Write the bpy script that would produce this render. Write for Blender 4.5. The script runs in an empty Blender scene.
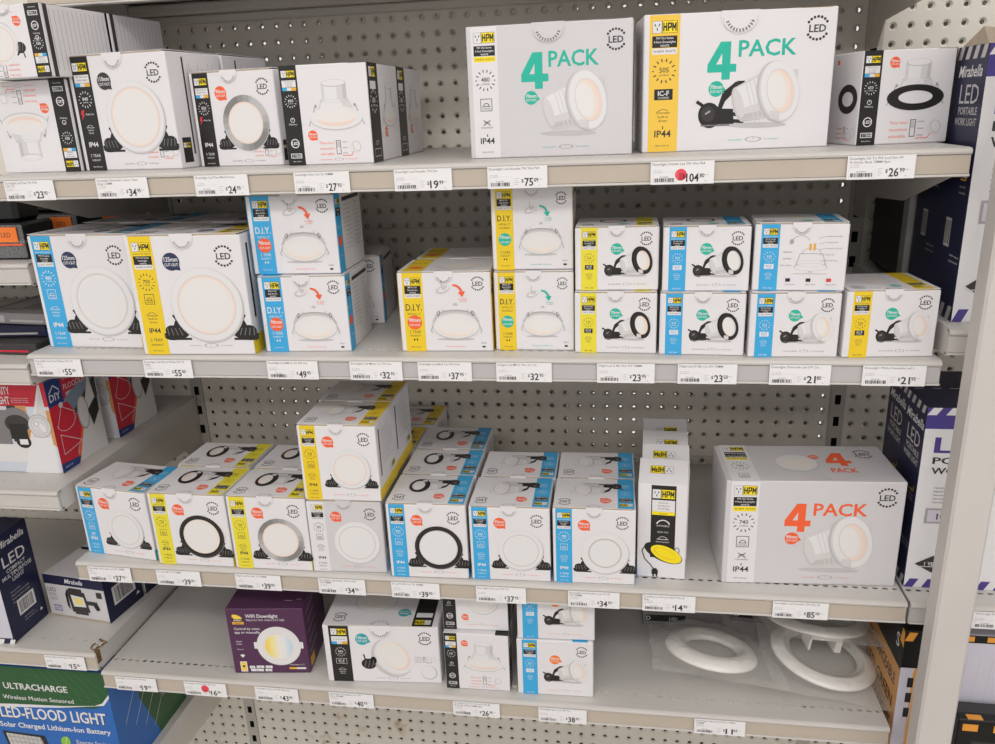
import bpy, bmesh, math, random
from mathutils import Vector, Matrix, noise
R_ = random.Random(7)
SC = bpy.context.scene
COL = SC.collection

# ---------------------------------------------------------------- camera
cam_d = bpy.data.cameras.new('camera')
cam = bpy.data.objects.new('camera', cam_d); COL.objects.link(cam); SC.camera = cam
CAMPOS = Vector((0.2222, -1.3769, 1.3593)); PITCH, YAW, ROLL, FPX = 0.3188, 0.1592, 0.0407, 797.83
fwd = Vector((-math.sin(YAW)*math.cos(PITCH), math.cos(YAW)*math.cos(PITCH), -math.sin(PITCH)))
rgt = Vector((math.cos(YAW), math.sin(YAW), 0)); dwn = fwd.cross(rgt)
r2 = math.cos(ROLL)*rgt + math.sin(ROLL)*dwn; d2 = -math.sin(ROLL)*rgt + math.cos(ROLL)*dwn
cam.matrix_world = Matrix(((r2.x, -d2.x, -fwd.x, CAMPOS.x), (r2.y, -d2.y, -fwd.y, CAMPOS.y), (r2.z, -d2.z, -fwd.z, CAMPOS.z), (0, 0, 0, 1)))
cam_d.sensor_width = 36.0; cam_d.lens = FPX/995*36.0; cam_d.clip_start = 0.02

# ---------------------------------------------------------------- world, lights, exposure
w = bpy.data.worlds.new('store_light'); SC.world = w; w.use_nodes = True
bg = w.node_tree.nodes['Background']; bg.inputs[0].default_value = (1.0, 0.982, 0.972, 1); bg.inputs[1].default_value = 1.75
def area(name, loc, aim, sx, sy, power, col=(1, 0.98, 0.965)):
    l = bpy.data.lights.new(name, 'AREA'); l.shape = 'RECTANGLE'; l.size = sx; l.size_y = sy; l.energy = power; l.color = col
    o = bpy.data.objects.new(name, l); COL.objects.link(o); o.location = loc
    o.rotation_euler = (Vector(aim)-Vector(loc)).to_track_quat('-Z', 'Y').to_euler(); return o
for lx, ly, le in ((-1.7, -2.7, 34), (.3, -2.7, 42), (2.3, -2.7, 34), (.3, -4.6, 60), (.3, -1.1, 10)):
    area('ceiling_fluorescent_light', (lx, ly, 3.12), (lx*.6, ly*.35, .9), 1.9, 0.35, le)
vs = SC.view_settings; vs.view_transform = 'Standard'; vs.look = 'None'; vs.gamma = 1.0; vs.exposure = -0.96
vs.use_curve_mapping = False
SC.cycles.max_bounces = 8; SC.cycles.transparent_max_bounces = 12

# ---------------------------------------------------------------- materials
def lin(h):
    v = [int(h[i:i+2], 16)/255 for i in (0, 2, 4)]
    return tuple((c/12.92 if c <= .04045 else ((c+.055)/1.055)**2.4) for c in v) + (1,)
MATS = {}
def mat(name, hexc, rough=.5, spec=.35, metal=0., noise_amt=0., noise_scale=30., bump=0., bump_scale=400.):
    m = bpy.data.materials.new(name); m.use_nodes = True; nt = m.node_tree; b = nt.nodes['Principled BSDF']
    b.inputs['Base Color'].default_value = lin(hexc); b.inputs['Roughness'].default_value = rough
    b.inputs['Specular IOR Level'].default_value = spec; b.inputs['Metallic'].default_value = metal
    if noise_amt or bump:
        tc = nt.nodes.new('ShaderNodeTexCoord')
    if noise_amt:
        n = nt.nodes.new('ShaderNodeTexNoise'); n.inputs['Scale'].default_value = noise_scale; n.inputs['Detail'].default_value = 5
        nt.links.new(tc.outputs['Object'], n.inputs['Vector'])
        mx = nt.nodes.new('ShaderNodeMix'); mx.data_type = 'RGBA'; mx.blend_type = 'MULTIPLY'
        rp = nt.nodes.new('ShaderNodeMapRange'); rp.inputs[1].default_value = .35; rp.inputs[2].default_value = .7
        rp.inputs[3].default_value = 1-noise_amt; rp.inputs[4].default_value = 1
        nt.links.new(n.outputs['Fac'], rp.inputs[0]); mx.inputs[0].default_value = 1
        mx.inputs[6].default_value = lin(hexc); nt.links.new(rp.outputs[0], mx.inputs[7]); nt.links.new(mx.outputs[2], b.inputs['Base Color'])
    if bump:
        n2 = nt.nodes.new('ShaderNodeTexNoise'); n2.inputs['Scale'].default_value = bump_scale; nt.links.new(tc.outputs['Object'], n2.inputs['Vector'])
        bp = nt.nodes.new('ShaderNodeBump'); bp.inputs['Strength'].default_value = bump; bp.inputs['Distance'].default_value = .001
        nt.links.new(n2.outputs['Fac'], bp.inputs['Height']); nt.links.new(bp.outputs[0], b.inputs['Normal'])
    MATS[name] = m; return m
# metalwork
mat('shelf_paint', 'C9C5C1', .42, .4, noise_amt=.06, noise_scale=9, bump=.05)
mat('lip_paint', 'C4BFBA', .4, .4, noise_amt=.04, noise_scale=14)
mat('strip_beige', 'BCB0A2', .55, noise_amt=.05, noise_scale=8)
mat('strip_grey', 'BAB6B6', .5, noise_amt=.04, noise_scale=8)
mat('peg_paint', 'DED8CD', .5, .3, noise_amt=.07, noise_scale=4, bump=.05)
mat('upright_paint', 'B7B2AA', .45, .4, noise_amt=.06, noise_scale=12)
mat('bracket_paint', 'CEC8BF', .45, .4, noise_amt=.06, noise_scale=7)
mat('post_paint', 'C9C3BF', .5, .35, noise_amt=.05, noise_scale=6)
mat('rust', '8A6A45', .9, noise_amt=.5, noise_scale=60)
mat('floor_vinyl', 'BDB6AC', .5, noise_amt=.1, noise_scale=3)
mat('ceiling_white', 'E4E2DE', .8)
mat('hole_shade', '2E2A27', .8)  # shade inside the peg holes, put into the colour of their walls
mat('slot_shade', '1B1A19', .9)  # near-black that stands in for the shade in the upright slots
# card stock and inks
mat('card', 'DFDCDE', .42, .3, noise_amt=.02, noise_scale=6)
mat('card_grey', 'D0CDCC', .45, .3, noise_amt=.04, noise_scale=5)
mat('card_silver', 'CECBCD', .36, .5, noise_amt=.03, noise_scale=5)
mat('card_raw', 'B9A996', .8, noise_amt=.15, noise_scale=40)
INK = dict(blue='3DA5D9', yellow='E7C628', lemon='E3D43A', amber='ECC24A', black='262423', ink='3A3737', white='DEDCDD', g1='D9D6D5', g2='C4C0BF', g3='A39F9E', g4='7C7878',
           cream='E4DCD5', cream2='E4D5C8', cream3='E1DDDB', pinkish='E4CEC3', w1='CFCCCC', w2='BDBABA', edge='5A4F48', teal='27B29B', teal2='2E9FA8', orange='EE6238', orange2='F07C2E', navy='22284A', navydot='2E3553', red='D23A3C', redpack='C9283C',
           purple='533150', purpledark='33203A', violet='4B3F86', mnavy='1E2140', mdark='191B33', ylight='F0CB4A', bluelight='BFD4E6', gold='E0A93A', hpm='F3DA1F', redstick='E24B58', lav='C9C6D2',
           ucblue='2E68B4', ucgreen='2F5A36', ucgreen2='4C7C4C', leaf='8DBF3F', black2='141414', hazorange='E39A3C', kraft='C99359', tan='CBB9A0', security='C8CDD6', wood='A9683A', silverink='9C9B9C', diyblue='223A7A', sky='7E8CA0')
for i in range(6): INK['s%d' % i] = '%02X%02X%02X' % tuple(int(0x82+(0xC8-0x82)*i/5-j) for j in (0, 2, 3))
_tri = ((240, 208, 90), (238, 222, 150), (234, 228, 214), (222, 226, 228), (190, 210, 228))
for i in range(12): u = i/11*3.999; k_ = int(u); INK['t%d' % i] = '%02X%02X%02X' % tuple(int(_tri[k_][j]+(_tri[k_+1][j]-_tri[k_][j])*(u-k_)) for j in range(3))
for k, v in INK.items(): mat(k, v, .4, .35)
mat('ticket_paper', 'E6E4E5', .6, .2)
mat('plastic_white', 'EFECE7', .25, .5)
mat('cable_black', '1C1B1B', .35, .5)
def film(name, tint, f0=.1, f1=.75, rough=.08):
    m = bpy.data.materials.new(name); m.use_nodes = True; nt = m.node_tree; nt.nodes.clear()
    o = nt.nodes.new('ShaderNodeOutputMaterial'); mx = nt.nodes.new('ShaderNodeMixShader'); t = nt.nodes.new('ShaderNodeBsdfTransparent')
    g = nt.nodes.new('ShaderNodeBsdfPrincipled'); g.inputs['Base Color'].default_value = lin(tint); g.inputs['Roughness'].default_value = rough; g.inputs['Specular IOR Level'].default_value = 1
    lw = nt.nodes.new('ShaderNodeLayerWeight'); lw.inputs['Blend'].default_value = .35
    mr = nt.nodes.new('ShaderNodeMapRange'); mr.inputs[3].default_value = f0; mr.inputs[4].default_value = f1
    nt.links.new(lw.outputs['Facing'], mr.inputs[0]); nt.links.new(mr.outputs[0], mx.inputs[0])
    nt.links.new(t.outputs[0], mx.inputs[1]); nt.links.new(g.outputs[0], mx.inputs[2]); nt.links.new(mx.outputs[0], o.inputs[0]); MATS[name] = m
film('clear_film', 'F0EEEA', .02, .5, .04)
film('clear_blister', 'C9C9CB', .06, .5)

# ---------------------------------------------------------------- mesh helpers
class MB:
    def __init__(s): s.v = []; s.f = []; s.m = []; s.mats = []
    def mi(s, m):
        if m not in s.mats: s.mats.append(m)
        return s.mats.index(m)
    def add(s, verts, faces, m):
        o = len(s.v); s.v.extend(verts); k = s.mi(m)
        for f in faces: s.f.append(tuple(i+o for i in f)); s.m.append(k)
    def box(s, x0, x1, y0, y1, z0, z1, m):
        s.add([(x0, y0, z0), (x1, y0, z0), (x1, y1, z0), (x0, y1, z0), (x0, y0, z1), (x1, y0, z1), (x1, y1, z1), (x0, y1, z1)],
              [(0, 3, 2, 1), (4, 5, 6, 7), (0, 1, 5, 4), (1, 2, 6, 5), (2, 3, 7, 6), (3, 0, 4, 7)], m)
    def chamfer(s, x0, x1, y0, y1, z0, z1, c, m, top=True):
        bm = bmesh.new()
        for X, dx in ((x0, c), (x1, -c)):
            for Y, dy in ((y0, c), (y1, -c)):
                for Z, dz in ((z0, c), (z1, -c)):
                    bm.verts.new((X+dx, Y+dy, Z)); bm.verts.new((X+dx, Y, Z+dz)); bm.verts.new((X, Y+dy, Z+dz))
        s.hull(bm, m)
    def hull(s, bm, m):
        bmesh.ops.convex_hull(bm, input=bm.verts[:])
        bmesh.ops.dissolve_limit(bm, angle_limit=.02, verts=bm.verts[:], edges=bm.edges[:])
        bm.verts.index_update(); s.add([tuple(v.co) for v in bm.verts], [[v.index for v in f.verts] for f in bm.faces], m); bm.free()
    def prism_x(s, prof, x0, x1, m):     # closed YZ profile extruded in X
        n = len(prof)
        v = [(x0, y, z) for y, z in prof] + [(x1, y, z) for y, z in prof]
        f = [(i, (i+1) % n, n+(i+1) % n, n+i) for i in range(n)] + [tuple(range(n))[::-1], tuple(range(n, 2*n))]
        s.add(v, f, m)
    def lathe(s, prof, m, n=48, M=None):
        v = []; f = []; k = len(prof)
        for i in range(n):
            a = 2*math.pi*i/n
            for r, z in prof:
                p = Vector((r*math.cos(a), r*math.sin(a), z)); v.append(tuple(M @ p if M else p))
        for i in range(n):
            for j in range(k):
                j2 = (j+1) % k
                f.append((i*k+j, ((i+1) % n)*k+j, ((i+1) % n)*k+j2, i*k+j2))
        s.add(v, f, m)
    def tube(s, pts, r, m, n=8):
        pts = [Vector(p) for p in pts]; v = []; f = []
        for i, p in enumerate(pts):
            t = (pts[min(i+1, len(pts)-1)]-pts[max(i-1, 0)]).normalized()
            a = t.cross(Vector((0, 0, 1)))
            if a.length < 1e-3: a = t.cross(Vector((1, 0, 0)))
            a.normalize(); b = t.cross(a)
            for k in range(n):
                q = 2*math.pi*k/n; v.append(tuple(p+a*r*math.cos(q)+b*r*math.sin(q)))
        for i in range(len(pts)-1):
            for k in range(n): f.append((i*n+k, i*n+(k+1) % n, (i+1)*n+(k+1) % n, (i+1)*n+k))
        f.append(tuple(range(n))[::-1]); f.append(tuple(range((len(pts)-1)*n, len(pts)*n))); s.add(v, f, m)
    def mesh(s, name, smooth=False):
        me = bpy.data.meshes.new(name); me.from_pydata(s.v, [], s.f)
        for m in s.mats: me.materials.append(MATS[m])
        me.polygons.foreach_set('material_index', s.m)
        if smooth: me.polygons.foreach_set('use_smooth', [True]*len(me.polygons))
        me.update(); return me
    def obj(s, name, parent=None, smooth=False):
        o = bpy.data.objects.new(name, s.mesh(name, smooth)); COL.objects.link(o)
        if parent: o.parent = parent
        return o
def empty(name, loc=(0, 0, 0)):
    o = bpy.data.objects.new(name, None); o.empty_display_size = .03; COL.objects.link(o); o.location = loc; return o
def tag(o, label, cat, group=None):
    o['label'] = label; o['category'] = cat
    if group: o['group'] = group
    return o
def struct(o): o['kind'] = 'structure'; return o

# ---------------------------------------------------------------- lettering (built-in font turned into mesh)
_TX = {}
def glyphs(s, bold):
    k = (s, bold)
    if k not in _TX:
        c = bpy.data.curves.new('lettering', 'FONT'); c.body = s; c.size = 1; c.resolution_u = 2; c.offset = bold
        o = bpy.data.objects.new('lettering', c); COL.objects.link(o)
        dg = bpy.context.evaluated_depsgraph_get(); me = bpy.data.meshes.new_from_object(o.evaluated_get(dg))
        vs_ = [(v.co.x, v.co.y) for v in me.vertices]; fs = [tuple(p.vertices) for p in me.polygons]
        bpy.data.objects.remove(o); bpy.data.curves.remove(c); bpy.data.meshes.remove(me)
        x0 = min((v[0] for v in vs_), default=0); x1 = max((v[0] for v in vs_), default=0)
        _TX[k] = ([((x-x0)/.73, y/.73) for x, y in vs_], fs, (x1-x0)/.73)
    return _TX[k]

class Art:
    """Print on one face of a thing; millimetres from the face's lower corner."""
    def __init__(s, mb, O, U, V):
        s.mb = mb; s.O = Vector(O); s.U = Vector(U); s.V = Vector(V); s.N = s.U.cross(s.V); s.l = 1
    def P(s, x, y): return tuple(s.O + (s.U*x + s.V*y)*.001 + s.N*(5e-5+s.l*2.5e-5))
    def poly(s, pts, m):
        s.mb.add([s.P(*p) for p in pts], [tuple(range(len(pts)))], m); s.l += 1
    def rect(s, x, y, w, h, m): s.poly([(x, y), (x+w, y), (x+w, y+h), (x, y+h)], m)
    def frame(s, x, y, w, h, t, m):
        for q in ((x, y, w, t), (x, y+h-t, w, t), (x, y, t, h), (x+w-t, y, t, h)): s.rect(*q, m)
    def epts(s, cx, cy, rx, ry, rot=0, n=36, a0=0, a1=360):
        c, sn = math.cos(math.radians(rot)), math.sin(math.radians(rot)); o = []
        k = n if a1-a0 >= 360 else n+1
        for i in range(k):
            a = math.radians(a0+(a1-a0)*i/n); x = rx*math.cos(a); y = ry*math.sin(a); o.append((cx+x*c-y*sn, cy+x*sn+y*c))
        return o
    def ell(s, cx, cy, rx, ry, m, rot=0, n=36): s.poly(s.epts(cx, cy, rx, ry, rot, n), m)
    def ring(s, cx, cy, rx, ry, t, m, rot=0, n=40, a0=0, a1=360):
        A = s.epts(cx, cy, rx, ry, rot, n, a0, a1); B = s.epts(cx, cy, rx-t, ry-t*min(1, ry/rx), rot, n, a0, a1); k = len(A)
        f = [(i, (i+1) % k, k+(i+1) % k, k+i) for i in range(k if a1-a0 >= 360 else k-1)]
        s.mb.add([s.P(*p) for p in A+B], f, m); s.l += 1
    def line(s, pts, t, m):
        for (x0, y0), (x1, y1) in zip(pts, pts[1:]):
            d = math.hypot(x1-x0, y1-y0) or 1; nx, ny = -(y1-y0)/d*t/2, (x1-x0)/d*t/2
            s.mb.add([s.P(x0+nx, y0+ny), s.P(x0-nx, y0-ny), s.P(x1-nx, y1-ny), s.P(x1+nx, y1+ny)], [(0, 1, 2, 3)], m)
        s.l += 1
    def txt(s, t, x, y, h, m, al='c', bold=0., w=None, skew=0.):
        v, f, wd = glyphs(t, bold); sx = h
        if w and w < 0: sx = -w/wd
        elif w and wd*h > w: sx = w/wd
        if bold > .02:
            k = min((bold-.015)*.7, .02)
            for dx in (-k, k): s.txt(t, x+dx*sx, y, h, m, al, .015, -wd*sx, skew)
            return
        ox = x - (wd*sx/2 if al == 'c' else wd*sx if al == 'r' else 0)
        s.mb.add([s.P(ox+p*sx+q*h*skew, y+q*h) for p, q in v], f, m); s.l += 1

# ------- print elements
def logo(a, x, y, w):                     # socket face + yellow block
    l = a.l; h = w*.46
    a.rect(x, y, w, h, 'black'); a.rect(x+.3, y+.3, w*.36, h-.6, 'white')
    cx = x+.3+w*.18
    for dx, dy, r in ((-w*.08, h*.66, 25), (w*.08, h*.66, -25), (0, h*.33, 0)): a.ell(cx+dx, y+dy, w*.022, h*.15, 'ink', r, 8)
    a.rect(x+w*.4, y+.4, w*.58, h-.8, 'hpm')
    b, t, H, q = y+h*.16, w*.05, h*.68, w*.16         # block letters H, P, M
    x1, x2, x3 = x+w*.425, x+w*.61, x+w*.785
    for r in ((x1, b, t, H), (x1+q-t, b, t, H), (x1, b+H*.4, q, H*.22), (x2, b, t, H), (x2, b+H*.82, q, H*.18), (x2, b+H*.36, q, H*.18), (x2+q-t, b+H*.36, t, H*.64), (x3, b, t*.85, H), (x3+q+.01*w-t*.85, b, t*.85, H)): a.rect(*r, 'black')
    m = x3+q/2+.005*w; a.poly([(m-t*.5, b+H*.3), (m+t*.5, b+H*.3), (x3+q, b+H), (x3+q-t*.7, b+H), (m, b+H*.55), (x3+t*.8, b+H), (x3+.01*w, b+H)], 'black')
    a.l = l
def four(a, x, y, h, m):                  # heavy numeral 4, x at its middle
    w = h*.8; x -= w/2
    a.poly([(x+w*.5, y), (x+w*.79, y), (x+w*.79, y+h), (x+w*.5, y+h)], m); a.poly([(x, y+h*.2), (x+w, y+h*.2), (x+w, y+h*.41), (x, y+h*.41)], m)
    a.poly([(x, y+h*.41), (x+w*.3, y+h*.41), (x+w*.6, y+h*.84), (x+w*.6, y+h), (x+w*.43, y+h)], m)
def rays(a, cx, cy, r, t1, m, t2='LUMENS', k=14):
    l = a.l
    for i in range(k):
        q = 2*math.pi*i/k
        if abs(math.sin(q)) < .3 and k > 10: r0 = .86
        else: r0 = .74
        a.line([(cx+math.cos(q)*r*r0, cy+math.sin(q)*r*r0), (cx+math.cos(q)*r, cy+math.sin(q)*r)], r*.1, m)
        a.l = l
    a.txt(t1, cx, cy-r*.12, r*.42, m, bold=.012, w=r*1.25); a.l = l
    a.txt(t2, cx, cy-r*.42, r*.17, m, w=r*1.2); a.l = l
def led(a, cx, cy, w, m='ink'):
    l = a.l; a.txt('LED', cx, cy-w*.18, w*.36, m, bold=.03, w=-w*.82); a.l = l
    for sg in (1, -1):
        for i in range(7):
            q = math.radians(90+(i-3)*19); a.ell(cx+math.cos(q)*w*.53, cy+sg*math.sin(q)*w*.53, w*.07, w*.07, m, 0, 8); a.l = l
def bubble(a, cx, cy, r, t1, t2, m, tail=-45):
    l = a.l; a.ell(cx, cy, r, r, m); q = math.radians(tail)
    a.poly([(cx+r*.95*math.cos(q+.45), cy+r*.95*math.sin(q+.45)), (cx+r*.95*math.cos(q-.45), cy+r*.95*math.sin(q-.45)), (cx+r*1.4*math.cos(q), cy+r*1.4*math.sin(q))], m)
    a.txt(t1, cx, cy+r*.02, r*.52, 'white', bold=.03, w=r*1.6); a.txt(t2, cx, cy-r*.5, r*.34, 'white', bold=.02, w=r*1.6); a.l = l
def caption(a, cx, y, w, m, t1='Recessed diffuser', t2='for reduced glare'):
    l = a.l; a.txt(t1, cx-w*.12, y, 1.7, m, 'r', w=w*.36); a.l = l; a.txt(t2, cx+w*.12, y, 1.7, m, 'l', w=w*.36); a.l = l
    a.ring(cx, y+.8, w*.085, w*.026, w*.01, 'g4'); a.line([(cx, y+3), (cx, y+.5)], .4, 'g4'); a.l = l
def sealprint(a, cx, y, r):
    l = a.l; a.ring(cx, y, r, r*.95, .35, 'g3', n=20, a0=180, a1=360)
    for i in range(11):
        q = math.radians(200+14*i); a.line([(cx+math.cos(q)*r*.86, y+math.sin(q)*r*.82), (cx+math.cos(q)*r*.68, y+math.sin(q)*r*.64)], r*.09, 'g4'); a.l = l
    a.l = l
def icon_dome(a, cx, cy, w, m):
    l = a.l; a.frame(cx-w/2, cy-w/2, w, w, w*.05, m); a.ring(cx, cy-w*.1, w*.26, w*.26, w*.06, m, n=14, a0=0, a1=180); a.line([(cx-w*.34, cy-w*.12), (cx+w*.34, cy-w*.12)], w*.05, m)
    a.txt('SUITABLE', cx, cy-w*.36, w*.13, m, w=w*.7); a.l = l
def icon_cross(a, cx, cy, w, m):
    l = a.l; a.line([(cx-w*.3, cy-w*.1), (cx+w*.3, cy+w*.35)], w*.06, m); a.line([(cx-w*.3, cy+w*.35), (cx+w*.3, cy-w*.1)], w*.06, m); a.ring(cx, cy+w*.05, w*.24, w*.2, w*.05, m, n=12, a0=0, a1=180)
    a.txt('NON-DIMMABLE', cx, cy-w*.32, w*.13, m, w=w); a.l = l
def icf(a, cx, cy, w, inv=False):
    l = a.l; a.rect(cx-w/2, cy-w*.28, w, w*.56, 'black' if not inv else 'white'); a.txt('IC-F', cx, cy-w*.06, w*.26, 'white' if not inv else 'blue', bold=.02, w=w*.85); a.txt('COVERED', cx, cy-w*.22, w*.1, 'white' if not inv else 'blue', w=w*.8); a.l = l
def builtin(a, cx, cy, w, m):
    l = a.l; a.ring(cx, cy+w*.22, w*.3, w*.16, w*.05, m, n=10, a0=20, a1=180); a.txt('Dimmable', cx, cy+w*.1, w*.15, m, w=w); a.l = l
    a.txt('built-in', cx, cy-w*.14, w*.17, m, w=w); a.l = l; a.txt('driver', cx, cy-w*.38, w*.17, m, w=w); a.l = l
def blackblock(a, x, y, w, h, ls):
    l = a.l; a.rect(x, y, w, h, 'black'); n = len(ls)
    for i, t in enumerate(ls): a.txt(t, x+w/2, y+h-(i+.82)*h/n, h/n*.58, 'white', bold=.01, w=w*.92)
    a.l = l
def bar(a, x, y, w, h, t, m='white', tm='ink'):
    l = a.l; a.rect(x, y, w, h, m); a.txt(t, x+w/2, y+h*.28, h*.45, tm, w=w*.9); a.l = l

# ------- printed product pictures
def blob_plug(a, cx, cy, s, flip=1):
    l = a.l; a.ell(cx, cy, s*.5, s*.42, 'black', 0, 18); a.ell(cx+flip*s*.35, cy+s*.3, s*.22, s*.28, 'black2', 0, 12)
    for k in range(3): a.line([(cx-s*.3+k*s*.25, cy-s*.3), (cx-s*.15+k*s*.25, cy+s*.28)], s*.04, 'g4')
    a.line([(cx-flip*s*.2, cy+s*.3), (cx-flip*s*.3, cy+s*.75)], s*.1, 'black'); a.l = l
def pic_ring(a, cx, cy, r, rim='white', sx=1., plugs=True, inner='cream', rimw=.2):
    l = a.l
    if plugs:
        for f in (-1, 1):
            x = cx+f*r*.93*sx; y = cy-r*.72
            a.ell(x-f*r*.06, y+r*.12, r*.17, r*.3, 'black', f*18, 16); a.ell(x+f*r*.05, y-r*.1, r*.36, r*.13, 'black', f*-8, 16); a.ell(x+f*r*.16, y+r*.02, r*.2, r*.16, 'black', 0, 14); a.line([(x-f*r*.02, y+r*.3), (x+f*r*.08, y+r*.46)], r*.06, 'black'); a.line([(x+f*r*.3, y-r*.06), (x+f*r*.4, y-r*.1)], r*.09, 'black')
            a.rect(x-r*.3, y-r*.23, r*.66, r*.06, 'black')
            for k in range(4): a.line([(x-f*r*(.12-.13*k), y-r*.1), (x-f*r*(.04-.11*k), y+r*.1)], r*.022, 'g4')
    a.ell(cx+r*.015, cy-r*.025, r*1.01*sx, r*1.01, 'w2' if rim != 'black' else 'g4')
    q = 1-rimw
    if rim == 'white':
        a.ell(cx, cy, r*sx, r, 'w1'); a.ell(cx-r*.01, cy+r*.012, r*.975*sx, r*.975, 'white'); a.ell(cx, cy, r*q*sx*1.02, r*q*1.02, 'w1')
    elif rim == 'edge':
        a.ell(cx, cy, r*sx, r, 'w1'); a.ell(cx-r*.01, cy+r*.012, r*.975*sx, r*.975, 'white'); a.ell(cx, cy, r*q*sx*1.04, r*q*1.04, 'g3')
    elif rim == 'silver':
        for i in range(48):           # brushed metal: tone turns around the ring
            t = 's%d' % int(2.5+2.49*math.cos(math.radians(i*15-70))*.999)
            A = a.epts(cx, cy, r*sx, r, 0, 2, i*7.5, i*7.5+7.7); B = a.epts(cx, cy, r*q*sx, r*q, 0, 2, i*7.5, i*7.5+7.7)
            a.mb.add([a.P(*p) for p in A+B], [(k, k+1, 4+k, 3+k) for k in range(2)], t)
        a.l += 1
    else:
        a.ell(cx, cy, r*sx, r, 'black'); a.ring(cx, cy, r*.95*sx, r*.95, r*.03, 'ink')
    a.ell(cx, cy, r*q*sx, r*q, {'cream': 'cream2' if rim == 'black' else 'pinkish', 'cool': 'w1'}[inner]); a.ell(cx, cy, r*(q-.045)*sx, r*(q-.045), {'cream': 'cream', 'cool': 'cream3'}[inner])
    a.ell(cx, cy, r*(q-.1)*sx, r*(q-.1), {'cream': 'cream3', 'cool': 'white'}[inner]); a.l = l
def pic_bulb(a, cx, cy, s, rim='white', plug=False, inner='cream', lean=17):
    """Downlight on its side: cylinder running to lower left, flange ellipse facing right."""
    l = a.l; q = math.radians(lean); ca, sa = math.cos(q), math.sin(q)
    def T(x, y): return (cx+s*(x*ca-y*sa), cy+s*(x*sa+y*ca))
    a.ell(cx-s*.1, cy-s*.41, s*.42, s*.04, 'w2', -1)
    if plug:
        px, py = cx-s*.8, cy-s*.25
        for k in range(3):
            a.line([(px+s*.12, py+s*.02*k), (px+s*.2, py+s*(.2+.05*k)), (px+s*(.34+.02*k), py+s*(.34+.05*k)), (px+s*.5, py+s*(.36+.04*k))], s*.045, 'black')
        a.poly([(px, py-s*.13), (px+s*.36, py-s*.13), (px+s*.34, py+s*.08), (px, py+s*.1)], 'black'); a.line([(px+s*.2, py-s*.08), (px+s*.5, py-s*.1)], s*.05, 'black'); a.line([(px+s*.2, py+s*.03), (px+s*.46, py-s*.01)], s*.05, 'black')
        a.ell(px, py, s*.16, s*.18, 'black', 15); a.ell(px-s*.02, py+s*.02, s*.1, s*.11, 'ink', 15); a.line([(px-s*.1, py+s*.14), (px-s*.19, py+s*.2)], s*.045, 'black'); a.line([(px-s*.06, py+s*.02), (px+s*.01, py+s*.06)], s*.025, 'g3'); a.line([(px-s*.12, py-s*.14), (px+s*.3, py-s*.145)], s*.02, 'g4')
    def body(d0, d1, m): a.poly([T(-.4, d0), T(.14, d0*1.35), T(.14, d1*1.35), T(-.4, d1)], m)
    a.ell(*T(-.4, 0), s*.085, s*.25, 'g2', lean); body(-.25, .25, 'g2'); body(-.215, .25, 'w2'); body(-.15, .25, 'w1'); body(-.06, .225, 'white'); a.ell(*T(-.395, .02), s*.065, s*.21, 'w1', lean)
    for k in range(4): a.poly([T(-.24+.06*k, -.31-.01*k), T(-.225+.06*k, -.31-.01*k), T(-.225+.06*k, .3+.01*k), T(-.24+.06*k, .3+.01*k)], 'w1')
    x, y = T(-.13, -.16); a.poly([(x, y), (x+s*.1, y-s*.04), (x+s*.12, y+s*.11), (x+s*.01, y+s*.14)], 'w2'); a.poly([(x+s*.02, y+s*.01), (x+s*.055, y), (x+s*.07, y+s*.09), (x+s*.03, y+s*.105)], 'g4')
    fx, fy = T(.18, 0)
    for x, y in ((.42, .12),): p = T(x, y); a.rect(p[0], p[1], s*.06, s*.1, 'w1'); a.frame(p[0], p[1], s*.06, s*.1, s*.008, 'g2')
    if rim == 'white':
        a.ell(fx-s*.02, fy-s*.012, s*.285, s*.43, 'w2', lean-4); a.ell(fx+s*.01, fy, s*.28, s*.425, 'w1', lean-4); a.ell(fx+s*.022, fy+s*.005, s*.265, s*.41, 'white', lean-4)
    else:
        a.ell(fx-s*.02, fy, s*.285, s*.43, 'black2', lean-4); a.ell(fx+s*.02, fy, s*.28, s*.425, 'black', lean-4)
    ix = fx+s*.03; iy = fy; k1 = 'pinkish' if inner == 'cream' else 'w1'
    a.ell(ix, iy, s*.195, s*.31, 'w1' if rim == 'white' else 'edge', lean-4); a.ell(ix+s*.004, iy, s*.185, s*.3, k1, lean-4); a.ell(ix-s*.02, iy+s*.002, s*.163, s*.283, 'cream2' if inner == 'cream' else 'cream3', lean-4); a.ell(ix-s*.045, iy+s*.004, s*.135, s*.25, 'cream3', lean-4)
    p = T(-.02, -.3); a.poly([(p[0], p[1]-s*.03), (p[0]+s*.13, p[1]-s*.06), (p[0]+s*.13, p[1]+s*.06), (p[0], p[1]+s*.08)], 'w1'); a.line([(p[0], p[1]-s*.03), (p[0]+s*.13, p[1]-s*.06), (p[0]+s*.13, p[1]+s*.06)], s*.01, 'g2')
    a.l = l
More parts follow.
